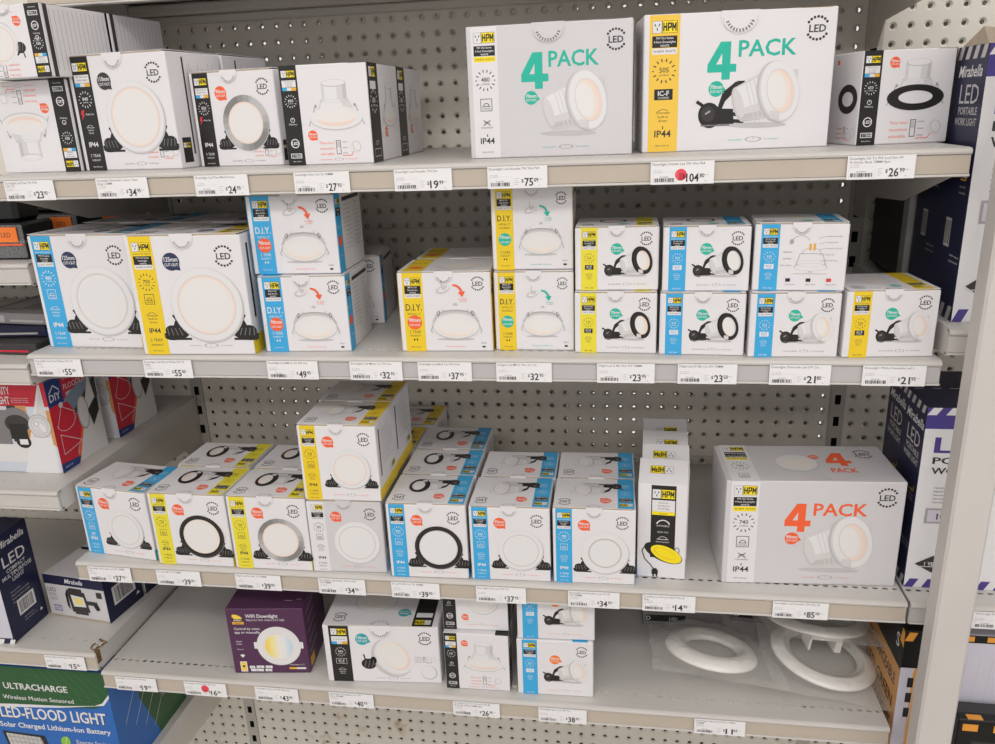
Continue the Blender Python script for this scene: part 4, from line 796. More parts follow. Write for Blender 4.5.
def tri_plug120(w, d, h):
    K = Kind(w, d, h, lift=1.0, sealx=w*.5); sw = w*.175; x0 = w*.05; a = K.face('front'); a.rect(x0, 0, sw, h, 'black'); iw = sw*.8; xx = x0+sw*.1; cx = x0+sw/2
    logo(a, xx, h-sw*.52, iw); l = a.l; a.rect(xx, h-sw*.9, iw, sw*.3, 'white'); a.txt('Tri-Colour Kit', cx, h-sw*.8, 2.4, 'ink', w=iw*.9)
    for i, c in enumerate(('blue', 'g1', 'gold')): a.rect(xx+iw/3*i, h-sw*1.05, iw/3, sw*.15, c)
    a.l = l; rays(a, cx, h-sw*1.5, sw*.28, '850', 'white'); icf(a, cx, h-sw*2.05, sw*.5, False); a.frame(cx-sw*.27, h-sw*2.2, sw*.54, sw*.32, .5, 'white'); a.l = l; builtin(a, cx, h-sw*2.62, sw*.46, 'white')
    a = K.face('front'); bubble(a, w*.335, h*.77, w*.058, '120mm', 'CUT-OUT', 'teal2', -20); led(a, w*.88, h*.8, w*.11); caption(a, w*.58, h*.07, w*.5, 'g4'); l = a.l
    blob_plug(a, w*.375, h*.33, w*.13)
    a.ell(w*.58, h*.44, w*.17, h*.36, 'g2', 30); a.ell(w*.6, h*.47, w*.16, h*.34, 'g1', 30); a.ell(w*.61, h*.48, w*.15, h*.325, 'white', 30); a.ell(w*.615, h*.48, w*.115, h*.27, 'pinkish', 30); a.ell(w*.605, h*.49, w*.105, h*.25, 'cream', 30); a.ell(w*.6, h*.49, w*.085, h*.2, 'cream3', 30)
    a.l = l; mini_switch(a, w*.86, h*.42, w*.16, 'ink'); a.ell(w*.9, h*.19, w*.07, h*.13, 'g2', 20); a.ell(w*.895, h*.2, w*.06, h*.115, 'white', 20); a.l = l
    a = K.lidface(); a.l = 1; a.rect(x0, 0, sw, d, 'black'); a.l = 3; logo(a, xx, d*.86, iw); a.rect(xx, d*.7, iw, d*.1, 'white'); bubble(a, w*.32, d*.7, w*.055, '120mm', 'CUT-OUT', 'teal2', 160); led(a, w*.87, d*.82, w*.11); a.ell(w*.6, d*.42, w*.19, d*.28, 'g2'); a.ell(w*.6, d*.43, w*.18, d*.26, 'white'); a.ell(w*.6, d*.44, w*.14, d*.2, 'cream')
    return K
tri_plug120(178, 112, 101).place(-.22, -.402, Z4, 3.6, 'wide white carton with black stripe, plug and teal 120mm bubble', G4)
tri_n = tri_kind(98, 90, 99, 'front', '650', lid=False, seal=False, cut='70mm')
tri_p = tri_kind(98, 90, 99, 'front', '650', lid=False, seal=False, pic='plugdome', cut='70mm')
tri_n.place(-.033, -.399, Z4, .6, 'narrow white carton with black stripe and domed downlight, lower of two', G4)
tri_p.place(-.0335, -.390, Z4+.0995, 1.5, 'narrow white carton with black stripe and plug, stacked under the shelf above', G4)
pk = plug_kind(112, 80, 96, 'blue', 'white', tone='COOL WHITE', dot='orange2', cut='90mm', lid=False)
pk.place(.077, -.400, Z4, 1.0, 'blue striped carton with orange bubble and plug, lower of its pair', G4)
pk.place(.079, -.398, Z4+.0968, 2, 'blue striped carton with orange bubble and plug, upper of its pair', G4)

# bagged trim rings and the white bracket among them
def bag_mesh(r0, h, seed, name, parent, ext=(0, 0, 0, 0), skirt=.03):
    """Crumpled clear bag: two thin sheets over and under a ring."""
    rg = random.Random(seed); b = MB(); n = 34; W0, W1, D0, D1 = -r0-skirt*.5-ext[0], r0+skirt*.6+ext[1], -r0-skirt*.5-ext[2], r0+skirt*.3+ext[3]
    off = Vector((seed*3.1, seed*1.7, .3))
    for top in (0, 1):
        V = []; F = []
        for j in range(n+1):
            for i in range(n+1):
                x = W0+(W1-W0)*i/n; y = D0+(D1-D0)*j/n; rr = math.hypot(x, y)
                e = min(i, n-i, j, n-j)/n
                base = h+.0016 if rr < r0+.003 else max(.0006, h*(1-(rr-r0-.003)/.022))
                q = noise.noise(Vector((x*38, y*38, 0))+off); q2 = abs(noise.noise(Vector((x*75, y*75, 4))+off))
                z = (base+.0075*q2*(1 if rr > r0*.95 or rr < r0*.6 else .3)+.0015*q if top else .0003)
                if top and e == 0: z = .0008+.002*q2
                V.append((x+.004*q*(e < .1), y+.004*noise.noise(Vector((y*30, x*30, 8))+off)*(e < .1), max(z, .0003)))
        for j in range(n):
            for i in range(n): F.append((j*(n+1)+i, j*(n+1)+i+1, (j+1)*(n+1)+i+1, (j+1)*(n+1)+i))
        b.add(V, F, 'clear_film')
    return b.obj(name, parent, True)
def trim_ring(loc, ro, ri, label, seed, rx=0., ry=0., rz=0., h=.016, ext=(0, 0, 0, 0)):
    e = empty('bagged_trim_ring', loc); e.rotation_euler = (math.radians(rx), math.radians(ry), math.radians(rz)); tag(e, label, 'light trim ring', 'bagged white trim rings')
    m = MB(); m.lathe([(ro, .001), (ro-.001, .005), (ro-.006, h*.62), (ro-.014, h*.94), (ro-.019, h), (ri+.009, h*.92), (ri+.002, h*.6), (ri, h*.5), (ri, .001)], 'plastic_white', 64)
    r_ = m.obj('ring', e, True); bag_mesh(ro, h, seed, 'clear_bag', e, ext)
    return e
trim_ring((.366, -.312, Z4+.0285), .070, .038, 'white trim ring in a clear bag lying flat near the pair of blue striped cartons', 3, rx=-13, ry=7, ext=(.008, .010, .006, -.004))
trim_ring((.5345, -.292, Z4+.0175), .078, .050, 'bagged white trim ring at the bottom of the pair near the shelf end', 5, ry=9.5, rx=0, h=.012, ext=(0, -.012, .006, 0))
e2 = trim_ring((.5275, -.262, Z4+.058), .074, .048, 'bagged white trim ring tilted on top of the lower one', 8, rx=-17, ry=4, h=.012, ext=(-.004, -.012, 0, 0))
wb = MB(); wb.box(-.032, .018, -.014, -.012, .019, .026, 'plastic_white'); wb.box(-.032, -.029, -.014, .014, 0, .026, 'plastic_white'); wb.box(.008, .018, -.014, .010, 0, .0189, 'plastic_white'); wb.box(-.0289, .018, -.0119, .014, .024, .026, 'plastic_white')
o = wb.obj('white_bracket'); o.location = (.5395, -.285, Z4+.0305); o.rotation_euler = (math.radians(-1), math.radians(8), math.radians(8)); tag(o, 'small white plastic bracket between the two stacked trim rings', 'bracket')
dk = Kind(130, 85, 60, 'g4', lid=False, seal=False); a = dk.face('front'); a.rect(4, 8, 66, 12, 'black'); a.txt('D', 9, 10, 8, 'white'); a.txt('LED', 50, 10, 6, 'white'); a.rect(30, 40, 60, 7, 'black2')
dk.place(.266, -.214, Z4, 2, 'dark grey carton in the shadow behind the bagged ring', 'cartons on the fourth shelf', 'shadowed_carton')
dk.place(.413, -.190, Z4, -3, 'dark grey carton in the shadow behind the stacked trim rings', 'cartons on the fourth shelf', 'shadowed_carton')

# ================================================================ price tickets
TK = [(1, -.572, '23', '95', 'Downlight Led Fixe Tilt Wht', '13W Tri'), (1, -.441, '34', '95', 'Downlight Dimmable Colour Chan', 'Ding 110MM'), (1, -.306, '24', '95', 'Downlight Led Fixe Blk/Chrome', ''), (1, -.175, '27', '95', 'Downlight Dim Col Ch 90MM', ''),
      (1, -.048, '19', '99', 'Downlight Led Nondim 7W Dw', ''), (1, .066, '75', '09', 'Downlight Led Nondim 7W Wal Pk4', ''), (1, .256, '104', '80', 'Downlight Dimble Led 5W Ww Pk4', ''), (1, .470, '26', '99', 'Downlight Dil Tri 9W Led Dim W', 'W Driver Black 70MM Hpm'),
      (2, -.587, '55', '00', 'Downlight Led Cool White 7W C2', '125m'), (2, -.422, '55', '00', 'Downlight Led Warm White 7W CL', '125m'), (2, -.243, '49', '95', 'Downlight Led MR16 12v 9W Cw', ''), (2, -.128, '32', '95', 'Downlight Led MR16 12v 7W Cw', ''),
      (2, -.036, '37', '95', 'Downlight Led M16 12v 9W Ww', ''), (2, .067, '32', '95', 'Dnlight Led MR16 Ww Tw 12v', ''), (2, .195, '23', '95', 'Dlight Led G Blk Ww 5W 70MM', ''), (2, .294, '23', '50', 'Dlight Led D Blk Cw 5W 70MM', ''),
      (2, .403, '21', '85', 'Downlight Dimmable Led 5W Cw', ''), (2, .510, '21', '95', 'Downlight White Dimmable Led 2', ''),
      (3, -.578, '37', '95', 'Downlight Dimmable Led 7W 90MM', 'Cw'), (3, -.465, '39', '95', 'D Led D Blk 7W 90MM', ''), (3, -.338, '39', '95', 'Dlight Led Brs Blk 7W 90MM', ''), (3, -.209, '34', '95', 'Downlight Led Dimble Warm Whi', '7W 90MM'), (3, -.099, '39', '95', 'D Led D Blk Cw 7W 90MM', ''),
      (3, .025, '37', '95', 'Downlight Dim Led 7W Cw', ''), (3, .155, '34', '95', 'Downlight Led Dimble Cool W 90', '7W 90MM'), (3, .257, '14', '95', 'Transformer Recssn 60VA Flex &', 'Plug'), (3, .429, '85', '00', 'Downlight Led Nondim 7W Ww Pk', ''),
      (4, -.574, '19', '95', 'Downlight Led Nondim 7W Ww', ''), (4, -.455, '16', '00', 'Downlight Led Nondim 5W Cw', ''), (4, -.336, '43', '95', 'Downlight Smart Led 9W Dimmer', ''), (4, -.215, '40', '95', 'Downlight Dimmable Led 12W', 'Dury 120MM'), (4, -.020, '26', '95', 'Downlight Dil Tri 9W Led Wal M', 'W Driver White 70MM Hpm'),
      (4, .109, '38', '95', 'Downlight Dim Led 9W Cw', ''), (4, .334, '11', '65', 'Downlight Plate Rnd White 90Mm', '125MM'), (5, -.692, '15', '00', 'Work Light Led Portable 7W Rec', ''), (6, .678, '39', '95', 'Work Light Portable 10W', '')]
PLACE = {0: 'under the upside-down carton', 1: 'under the big pale panel light carton', 2: 'under the silver rimmed light carton', 3: 'under the domed downlight carton', 8: 'under the big blue striped carton', 9: 'under the big yellow striped carton', 11: 'at the gap beside the blue D.I.Y. stack', 13: 'under the teal dotted D.I.Y. pair', 18: 'under the askew blue striped carton',
         19: 'under the front black rimmed lemon carton', 20: 'under the silver rimmed lemon carton', 21: 'under the plain silver carton', 22: 'under the black rimmed blue carton', 23: 'under the plain white ring carton', 24: 'under the grey edged ring carton'}
def barcode(a, x, y, w, h, seed, m='ink'):
    rg = random.Random(seed); p = 0; l = a.l
    while p < w-.8:
        b = rg.choice((.4, .5, .9, 1.3)); a.rect(x+p, y, b, h, m); a.l = l; p += b+rg.choice((.4, .6, 1.0))
for i, (s, x, dol, ct, t1, t2) in enumerate(TK):
    zt = {1: Z1, 2: Z2, 3: Z3, 4: Z4, 5: .556, 6: .7255}[s]; W, H = 71, 25.5
    m = MB(); m.box(0, W/1000, -.0003, 0, 0, H/1000, 'ticket_paper'); a = Art(m, (0, -.0003, 0), (1, 0, 0), (0, 0, 1)); l = a.l
    a.txt(t1, 2, H-4.2, 2.9, 'g4', 'l', bold=.006, w=W*.94); a.l = l
    if t2: a.txt(t2, 2, H-8.2, 2.9, 'g4', 'l', bold=.006, w=W*.6); a.l = l
    for k in range(2): a.txt('Item 2047%d' % (i*7+31+k), 3, H-10.6-2.2*k, 1.4, 'g3', 'l'); a.l = l
    a.frame(2.5, 2.2, 27, 11.5, .2, 'g2'); barcode(a, 4, 2.8, 23, 4.2, i); a.l = l; a.txt('5012%05d' % (i*137+11), 15, 7.6, 1.6, 'g4'); a.l = l
    for k in range(4): a.rect(32, 4+2.3*k, 4+k % 2*2, .7, 'g2'); a.l = l
    dx = 44 if len(dol) < 3 else 40
    a.txt('$', dx-1.0, 6.6, 4.2, 'ink', 'r', bold=.01); a.l = l; a.txt(dol, dx, 2.6, 9.4, 'ink', 'l', bold=.035, w=-(10.2 if len(dol) < 3 else 14)); a.l = l
    ex = dx+(11.2 if len(dol) < 3 else 15); a.txt(ct, ex, 7.0, 4.6, 'ink', 'l', bold=.025, w=-5.2); a.l = l; a.txt('ea', ex+5.6, 2.4, 1.8, 'g3', 'l'); a.rect(ex+5.6, 9.6, 4, .5, 'g3'); a.l = l
    if i in (6, 28): a.ell(dx-6 if i == 6 else dx-9, 10.5 if i == 6 else 14, 6.6, 6.6, 'redstick')
    o = m.obj('price_ticket'); o.location = (x, YF-.0007, zt-.0312)
    lab = 'white price ticket for $%s.%s' % (dol, ct)
    if i in PLACE: lab += ' ' + PLACE[i]
    elif i in (6, 28): lab += ' with a round red sticker'
    elif s == 5: lab += ' on the chipped shelf'
    elif s == 6: lab = 'white price ticket under the white fronted work light box, beside the post'
    else: lab += {4: ' under the empty gap beside the silver four pack', 5: ' under the 480 lumens four pack', 7: ' under the black rimmed downlight carton', 10: ' under the blue D.I.Y. stack', 12: ' under the orange dotted D.I.Y. carton', 14: ' under the lemon striped pair', 15: ' under the crumpled seal pair', 16: ' under the diagram carton', 17: ' under the yellow striped end carton',
                  25: ' under the transformer boxes', 26: ' under the orange lettered four pack', 27: ' at the empty end of the fourth shelf', 29: ' under the purple carton', 30: ' under the teal 120mm bubble carton', 31: ' under the narrow black striped pair', 32: ' under the orange bubble pair', 33: ' under the bagged trim rings'}.get(i, '')
    tag(o, lab, 'price ticket', 'price tickets along the shelf lips')

# ================================================================ neighbouring bay with floodlights
def security_kind():
    w, d, h = 150, 116, 150; K = Kind(w, d, h, 'security', lid=False, seal=False); a = K.face('front')
    a.rect(0, h*.74, w, h*.26, 'redpack'); a.rect(0, h*.1, w, h*.64, 'security')
    for i, (x, ww, c) in enumerate(((.0, .5, 'g4'), (.52, .2, 'ink'), (.9, .1, 'kraft'), (.62, .12, 'kraft'))): a.rect(w*x, h*(.3+.05*(i % 2)), w*ww, h*.4, c)
    a.rect(0, h*.12, w*.98, h*.2, 'g1')
    a.txt('SECURITY', w*.60, h*.87, h*.085, 'white', 'r', bold=.02, w=-w*.27); a.txt('LIGHT', w*.575, h*.765, h*.085, 'white', 'r', bold=.02, w=-w*.17)
    for i in range(3): a.txt('with motion sensor and remote', w*.59, h*(.825-.022*i), 2.2, 'white', 'l', w=w*.2)
    a.poly([(w*.57, 0), (w*.97, 0), (w*.95, h*.98), (w*.93, h*.98)], 'white'); a.poly([(w*.74, h*.4), (w*.96, h*.4), (w*.94, h*.92)], 'w1')
    a.ell(w*.6, h*.6, w*.16, w*.13, 'g4'); a.ell(w*.6, h*.55, w*.14, w*.1, 'ink'); a.rect(w*.5, h*.38, w*.2, h*.17, 'black'); a.ell(w*.63, h*.35, w*.085, w*.07, 'black'); a.rect(w*.585, h*.32, w*.095, h*.06, 'white')
    a.ell(w*.853, h*.53, w*.128, w*.128, 'g3'); a.ell(w*.853, h*.53, w*.12, w*.12, 'w1'); a.ell(w*.857, h*.535, w*.1, w*.1, 'g2'); a.ell(w*.853, h*.53, w*.085, w*.085, 'w1'); a.ell(w*.82, h*.555, w*.04, w*.045, 'white'); a.ring(w*.82, h*.555, w*.03, w*.035, 1.2, 'g3'); a.ell(w*.885, h*.51, w*.025, w*.05, 'white', 30)
    a = K.face('right'); a.l = 1; a.rect(0, 0, d, h, 'redpack'); a.rect(d*.36, 0, d*.64, h*.8, 'g2'); a.poly([(d*.26, h*.72), (d*.62, h*.84), (d*.98, h*.84), (d*.98, h*.5), (d*.5, h*.3), (d*.28, h*.6)], 'sky')
    a.poly([(d*.4, h*.55), (d*.98, h*.84), (d*.98, h*.6), (d*.7, h*.5)], 'ink'); a.poly([(0, h*.1), (d*.34, h*.1), (d*.58, h*.4), (d*.36, h*.7), (0, h*.72)], 'redpack')
    a.poly([(d*.36, 0), (d, 0), (d, h*.18), (d*.85, h*.88), (d*.56, h*.36)], 'g1'); a.poly([(d*.3, 0), (d*.36, 0), (d*.58, h*.36), (d*.54, h*.38)], 'orange')
    a.rect(0, h*.86, d, h*.14, 'redpack'); a.txt('TWIN SENSOR', d*.34, h*.93, 9, 'white', 'l', w=d*.6); a.txt('FLOODLIGHT', d*.34, h*.83, 9, 'white', 'l', w=d*.6)
    a.rect(0, h*.72, d*.3, h*.28, 'diyblue'); a.txt('DIY', d*.15, h*.77, 12, 'white', bold=.02, w=d*.22); a.line([(d*.05, h*.86), (d*.15, h*.93), (d*.25, h*.86)], 2, 'white')
    a.ell(d*.62, h*.5, d*.12, h*.19, 'g3'); a.ell(d*.62, h*.5, d*.1, h*.17, 'g1'); a.poly([(d*.72, h*.5), (d*.95, h*.62), (d*.95, h*.44), (d*.78, h*.3)], 'black')
    a.line([(d*.22, h*.68), (d*.08, h*.48)], .9, 'white'); a.line([(d*.22, h*.68), (d*.46, h*.56)], .9, 'white'); a.ring(d*.26, h*.52, d*.19, h*.11, .9, 'white', n=16, a0=190, a1=380)
    a.line([(d*.1, h*.4), (d*.1, h*.18), (d*.5, h*.22), (d*.1, h*.4)], .9, 'white'); a.ell(d*.22, h*.7, d*.04, h*.03, 'white')
    a.poly([(0, 0), (d*.34, 0), (d*.4, h*.07), (0, h*.1)], 'diyblue'); a.txt('watts clear', d*.06, h*.04, 3, 'white', 'l', w=d*.24)
    return K
sk = security_kind(); GS = 'red security light boxes'
sk.place(-.784, -.357, .844, 0, 'red and white security light box with beam triangle, in front of its twin', GS, 'security_light_box')
sk.place(-.779, -.2135, .844, -.5, 'red and white security light box standing behind the front one', GS, 'security_light_box')
def script_txt(a, x, y, h, t, m, al='l', w=None): a.txt(t, x, y, h, m, al, bold=.015, w=w, skew=.25)
def navy_kind():
    w, d, h = 110, 84, 187; K = Kind(w, d, h, 'mnavy', lid=False, seal=False); a = K.face('right'); a.l = 1
    script_txt(a, d*.16, h*.88, 12, 'Mirabella', 'white', w=d*.72)
    a.txt('LED', d*.5, h*.7, 20, 'g1', bold=.005, w=-d*.6)
    for i, t in enumerate(('COMPACT', 'MULTIPURPOSE', 'LIGHT')): a.txt(t, d*.5, h*(.64-.05*i), 7, 'white', bold=.01, w=d*(.5 if i != 1 else .8))
    for i in range(4): a.txt('Battery operated work light', d*.22, h*(.45-.035*i), 2.6, 'g2', 'l', w=d*(.55 if i else .25))
    a.rect(d*.3, h*.2, d*.46, h*.15, 'white'); barcode(a, d*.34, h*.215, d*.38, h*.12, 77); a.txt('Scan and recycle', d*.4, h*.15, 2.4, 'g2', 'l', w=d*.35); a.txt('Made for indoor use', d*.4, h*.12, 2.4, 'g2', 'l', w=d*.35); a.poly([(d*.8, h*.1), (d*.88, h*.1), (d*.84, h*.13)], 'white')
    a = K.face('front'); a.rect(0, h*.06, w, h*.94, 'lav')
    for i in range(6): a.poly([(w*(.02+.18*i), 0), (w*(.1+.18*i), 0), (w*(.14+.18*i), h*.05), (w*(.06+.18*i), h*.05)], 'white')
    return K
navy_kind().place(-.863, -.407, .556, 0, 'tall navy multipurpose light box with white barcode', 'work light boxes on the chipped shelf', 'work_light_box')
def worklight_kind():
    w, d, h = 122, 84, 82; K = Kind(w, d, h, 'card_silver', lid=False, seal=False); a = K.face('front')
    a.rect(0, h*.78, w, h*.22, 'mnavy'); script_txt(a, w*.36, h*.84, 9, 'Mirabella', 'white', w=w*.3)
    a.txt('LED', w*.04, h*.6, 8, 'ink', 'l', w=w*.14); a.txt('WORK', w*.05, h*.5, 6, 'g4', 'l', w=w*.12); a.txt('LIGHT', w*.06, h*.4, 6, 'g4', 'l', w=w*.12); a.rect(w*.09, h*.14, w*.13, h*.14, 'violet'); a.rect(w*.1, h*.16, w*.11, h*.1, 'lav'); a.txt('5W', w*.155, h*.18, 5, 'ink')
    q = -6; a.poly([(w*.36, h*.7), (w*.66, h*.66), (w*.7, h*.2), (w*.4, h*.16)], 'ink'); a.poly([(w*.33, h*.58), (w*.37, h*.7), (w*.37, h*.2), (w*.33, h*.3)], 'black')
    a.rect(w*.4, h*.66, w*.22, h*.08, 'ink'); a.rect(w*.44, h*.12, w*.22, h*.08, 'ink'); a.rect(w*.68, h*.38, w*.14, h*.1, 'ink'); a.poly([(w*.78, h*.36), (w*.84, h*.5), (w*.88, h*.3), (w*.82, h*.26)], 'black')
    a.poly([(w*.42, h*.58), (w*.63, h*.55), (w*.65, h*.32), (w*.44, h*.3)], 'white'); a.poly([(w*.46, h*.53), (w*.6, h*.51), (w*.61, h*.37), (w*.48, h*.35)], 't2')
    a.rect(w*.86, h*.58, w*.09, h*.14, 'ink'); a.rect(0, 0, w, h*.05, 'card_raw')
    a = K.face('right'); a.l = 1; a.rect(0, 0, d, h, 'mnavy'); a.rect(d*.2, h*.3, d*.62, h*.42, 'white'); barcode(a, d*.26, h*.34, d*.5, h*.34, 5); a.txt('Warnings', d*.3, h*.86, 4, 'g2', 'l'); a.poly([(d*.8, h*.16), (d*.92, h*.16), (d*.86, h*.24)], 'white')
    a = K.lidface(); a.U = Vector((1, 0, 0)); a.V = Vector((0, 1, 0)); a.O = Vector((-w/2000, -d/2000, h/1000)); a.N = Vector((0, 0, 1)); a.txt('LED WORK LIGHT', w*.55, d*.4, 6, 'ink', w=w*.4, skew=.2)
    return K
wk = worklight_kind()
wk.place(-.746, -.325, .556, -7, 'grey and navy work light box showing a square lamp', 'work light boxes on the chipped shelf', 'work_light_box')
wk.place(-.735, -.235, .556, -7, 'grey and navy work light box behind the one showing a square lamp', 'work light boxes on the chipped shelf', 'work_light_box')
def solar_kind():
    w, d, h = 300, 200, 218; K = Kind(w, d, h, 'ucblue', lid=False, seal=False); a = K.face('front')
    a.rect(0, h*.55, w, h*.45, 'ucgreen'); a.rect(0, h*.9, w, h*.1, 'ucgreen')
    for i in range(7): a.line([(w*(.55+.05*i), h*.99), (w*(.62+.06*i), h*.8), (w*(.7+.05*i), h*.6)], .6, 'ucgreen2')
    for i in range(4): a.line([(w*.5, h*(.95-.07*i)), (w*.98, h*(.75-.03*i))], .5, 'ucgreen2')
    a.poly([(0, h*.53), (w*.4, h*.59), (w, h*.7), (w, h*.8), (w*.95, h*.715), (w*.9, h*.685), (w*.7, h*.66), (w*.4, h*.645), (0, h*.61)], 'white'); a.poly([(0, 0), (w, 0), (w, h*.77), (w*.955, h*.69), (w*.9, h*.66), (w*.4, h*.615), (0, h*.59)], 'ucblue')
    a.txt('ULTRACHARGE', w*.55, h*.79, 13, 'white', bold=.03, w=w*.4); a.txt('Wireless Motion Sensored', w*.55, h*.69, 9, 'white', bold=.01, w=w*.5)
    a.txt('SOLAR LED-FLOOD LIGHT', w*.955, h*.505, 25, 'black', 'r', bold=.075, w=-w*.95); a.txt('SOLAR LED-FLOOD LIGHT', w*.95, h*.51, 24, 'white', 'r', bold=.035, w=-w*.935)
    a.txt('Solar Charged Lithium-Ion Battery', w*.96, h*.415, 11, 'white', 'r', bold=.02, w=w*.72)
    a.poly([(w*.26, h*.37), (w*.53, h*.35), (w*.58, 0), (w*.3, 0)], 'black'); a.poly([(w*.28, h*.35), (w*.5, h*.33), (w*.55, 0), (w*.31, 0)], 'g2')
    for i in range(8): a.line([(w*(.3+.028*i), h*.34), (w*(.34+.028*i), 0)], .8, 'g4')
    for i in range(7): a.line([(w*.29, h*(.32-.045*i)), (w*.52, h*(.3-.045*i))], .8, 'g4')
    for y, t in ((.3, 'Energy Saving'), (.13, 'All Weather')): a.ell(w*.66, h*y+3, 9, 11, 'leaf', -25); a.line([(w*.655, h*y-6), (w*.675, h*y+14)], .8, 'white'); a.txt(t, w*.73, h*y, 9, 'white', 'l', w=w*.21)
    a = K.face('right'); a.l = 1; a.rect(d*.35, 0, d*.65, h, 'ucgreen'); a.poly([(d*.0, 0), (d*.55, 0), (d*.35, h*.5), (d*.2, h), (0, h)], 'ucblue')
    for i in range(4): a.line([(d*(.12+.12*i), h*(.42-.1*i)), (d*(.4+.12*i), h*(.72-.1*i))], 1.3, 'g2')
    a.ell(d*.72, h*.47, d*.1, h*.2, 'g4', -10); a.ell(d*.73, h*.45, d*.08, h*.16, 'g3', -10); a.ell(d*.7, h*.37, d*.04, h*.06, 'ink'); a.rect(d*.64, h*.66, d*.2, h*.08, 'ink')
    return K
solar_kind().place(-.916, -.392, .28, 0, 'blue and green solar floodlight box with white block lettering', None, 'floodlight_box')

# packs with orange labels, flat packs, on the upper neighbouring shelves
for x, y, lab, wd in ((-.722, -.345, 'black clear-fronted pack with orange label, nearest the lip', .1), (-.715, -.235, 'black pack with orange label behind the nearest one', .1), (-.72, -.12, 'black pack with orange label against the perforated panel', .11)):
    e = empty('clamshell_pack', (x+wd/2, y, 1.1785)); tag(e, lab, 'packaged light', 'black packs with orange labels')
    b = MB(); b.chamfer(-wd/2, wd/2, 0, .07, 0, .052, .004, 'black2'); b.chamfer(-wd/2+.01, wd/2-.01, .008, .06, .052, .085, .006, 'black2'); b.obj('tray', e)
    c = MB(); c.box(-wd/2-.003, wd/2+.003, -.003, .073, .024, .028, 'clear_blister'); c.box(-wd/2-.002, wd/2+.002, -.0022, -.0012, .003, .05, 'clear_blister'); c.obj('clear_blister_shell', e)
    t = MB(); t.box(-wd/2+.042, wd/2-.006, -.0042, -.003, .026, .047, 'orange2'); a = Art(t, (-wd/2+.042, -.0042, .026), (1, 0, 0), (0, 0, 1)); a.txt('12W LED', 24, 7, 7, 'ink', w=36); t.box(-wd/2, wd/2, -.004, -.003, .021, .0235, 'orange'); t.obj('orange_label', e)
for i, (x, y, z, c, lab) in enumerate(((-.745, -.37, 1.0435, 'ink', 'flat dark pack at the bottom of the low pile'), (-.752, -.35, 1.0615, 'mdark', 'flat dark pack in the middle of the low pile'), (-.738, -.33, 1.0795, 'g4', 'flat grey film-wrapped pack on top of the low pile'))):
    k = Kind(130, 120, 17, c, lid=False, seal=False); a = k.face('front'); a.rect(6, 3, 40, 10, 'wood' if i != 2 else 'g3'); a.rect(56, 4, 60, 3, 'redpack' if i == 0 else 'g3'); a = k.lidface(); a.rect(15, 20, 60, 60, 'g4'); a.rect(80, 20, 34, 70, 'redpack' if i == 1 else 'g3')
    k.place(x, y, z, (-3, 4, -6)[i], lab, 'flat packs on the upper neighbouring shelf', 'flat_pack')

# ================================================================ neighbouring bay with work lights
def portable_kind(w, d, h):
    K = Kind(w, d, h, 'mnavy', lid=False, seal=False); 
    def hazard(a, y, hh, W, n, c1, c2):
        a.rect(0, y, W, hh, c1); l = a.l
        for i in range(n): p = W/n; a.poly([(p*i, y), (p*(i+.5), y), (min(W, p*(i+.8)), y+hh), (p*(i+.3), y+hh)], c2); a.l = l
        a.l = l+1
    a = K.face('front'); a.rect(0, 0, w, h, 'white'); hazard(a, h*.962, h*.038, w, 9, 'violet', 'white'); a.rect(0, h*.89, w, h*.072, 'violet'); hazard(a, 0, h*.05, w, 9, 'white', 'violet')
    for i in range(9): a.line([(w*(.03+.1*i), h*.6), (w*(.1+.1*i), h*.8)], .6, 'g1'); a.l = 8
    a.txt('LED', w*.07, h*.765, h*.085, 'violet', 'l', bold=.03, w=-w*.42); a.txt('PORTABLE', w*.07, h*.705, h*.036, 'ink', 'l', bold=.03, w=-w*.5); a.txt('WORK LIGHT', w*.07, h*.65, h*.036, 'ink', 'l', bold=.03, w=-w*.5)
    for i in range(5): a.txt('Adjustable work light for the garage', w*.1, h*(.57-.02*i), 2.4, 'g4', 'l', w=w*.34)
    a.rect(w*.07, h*.375, w*.3, h*.085, 'g3'); a.rect(w*.085, h*.385, w*.27, h*.065, 'lav'); a.txt('10W', w*.2, h*.398, h*.035, 'ink', bold=.03)
    a.poly([(w*.05, h*.14), (w*.16, h*.19), (w*.27, h*.14), (w*.16, h*.09)], 'ink'); a.txt('1 YEAR', w*.16, h*.132, 5, 'white', bold=.02, w=w*.17); a.line([(w*.05, h*.125), (w*.27, h*.125)], 1, 'white')
    a.poly([(w*.72, h*.08), (w*.8, h*.08), (w*.84, h*.14), (w*.84, h*.22), (w*.72, h*.22), (w*.76, h*.16)], 'ink'); a.rect(w*.62, h*.3, w*.34, h*.06, 'ink')
    a = K.face('left'); a.l = 1; hazard(a, h*.955, h*.045, d, 4, 'mnavy', 'g2'); hazard(a, 0, h*.055, d, 4, 'mnavy', 'g2')
    script_txt(a, d*.1, h-33, 13, 'Mirabella', 'white', w=d*.84); a.txt('LED', d*.54, h-62, 22, 'g2', bold=.0, w=-d*.62); a.txt('PORTABLE', d*.56, h-74, 8.5, 'g2', bold=.01, w=-d*.62); a.txt('WORK LIGHT', d*.53, h-86, 8.5, 'g2', bold=.01, w=-d*.72)
    a.rect(d*.35, h*.27, d*.2, h*.11, 'g2'); barcode(a, d*.365, h*.28, d*.17, h*.09, 9)
    for i in range(2): a.txt('Suitable for outdoor', d*.62, h*(.24-.022*i), 2.6, 'white', 'l', w=d*.32); a.txt('Flood work light', d*.66, h*(.50-.022*i), 2.6, 'white', 'l', w=d*.2)
    a.line([(d*.66, h*.53), (d*.84, h*.53), (d*.86, h*.56)], 2, 'gold')
    return K
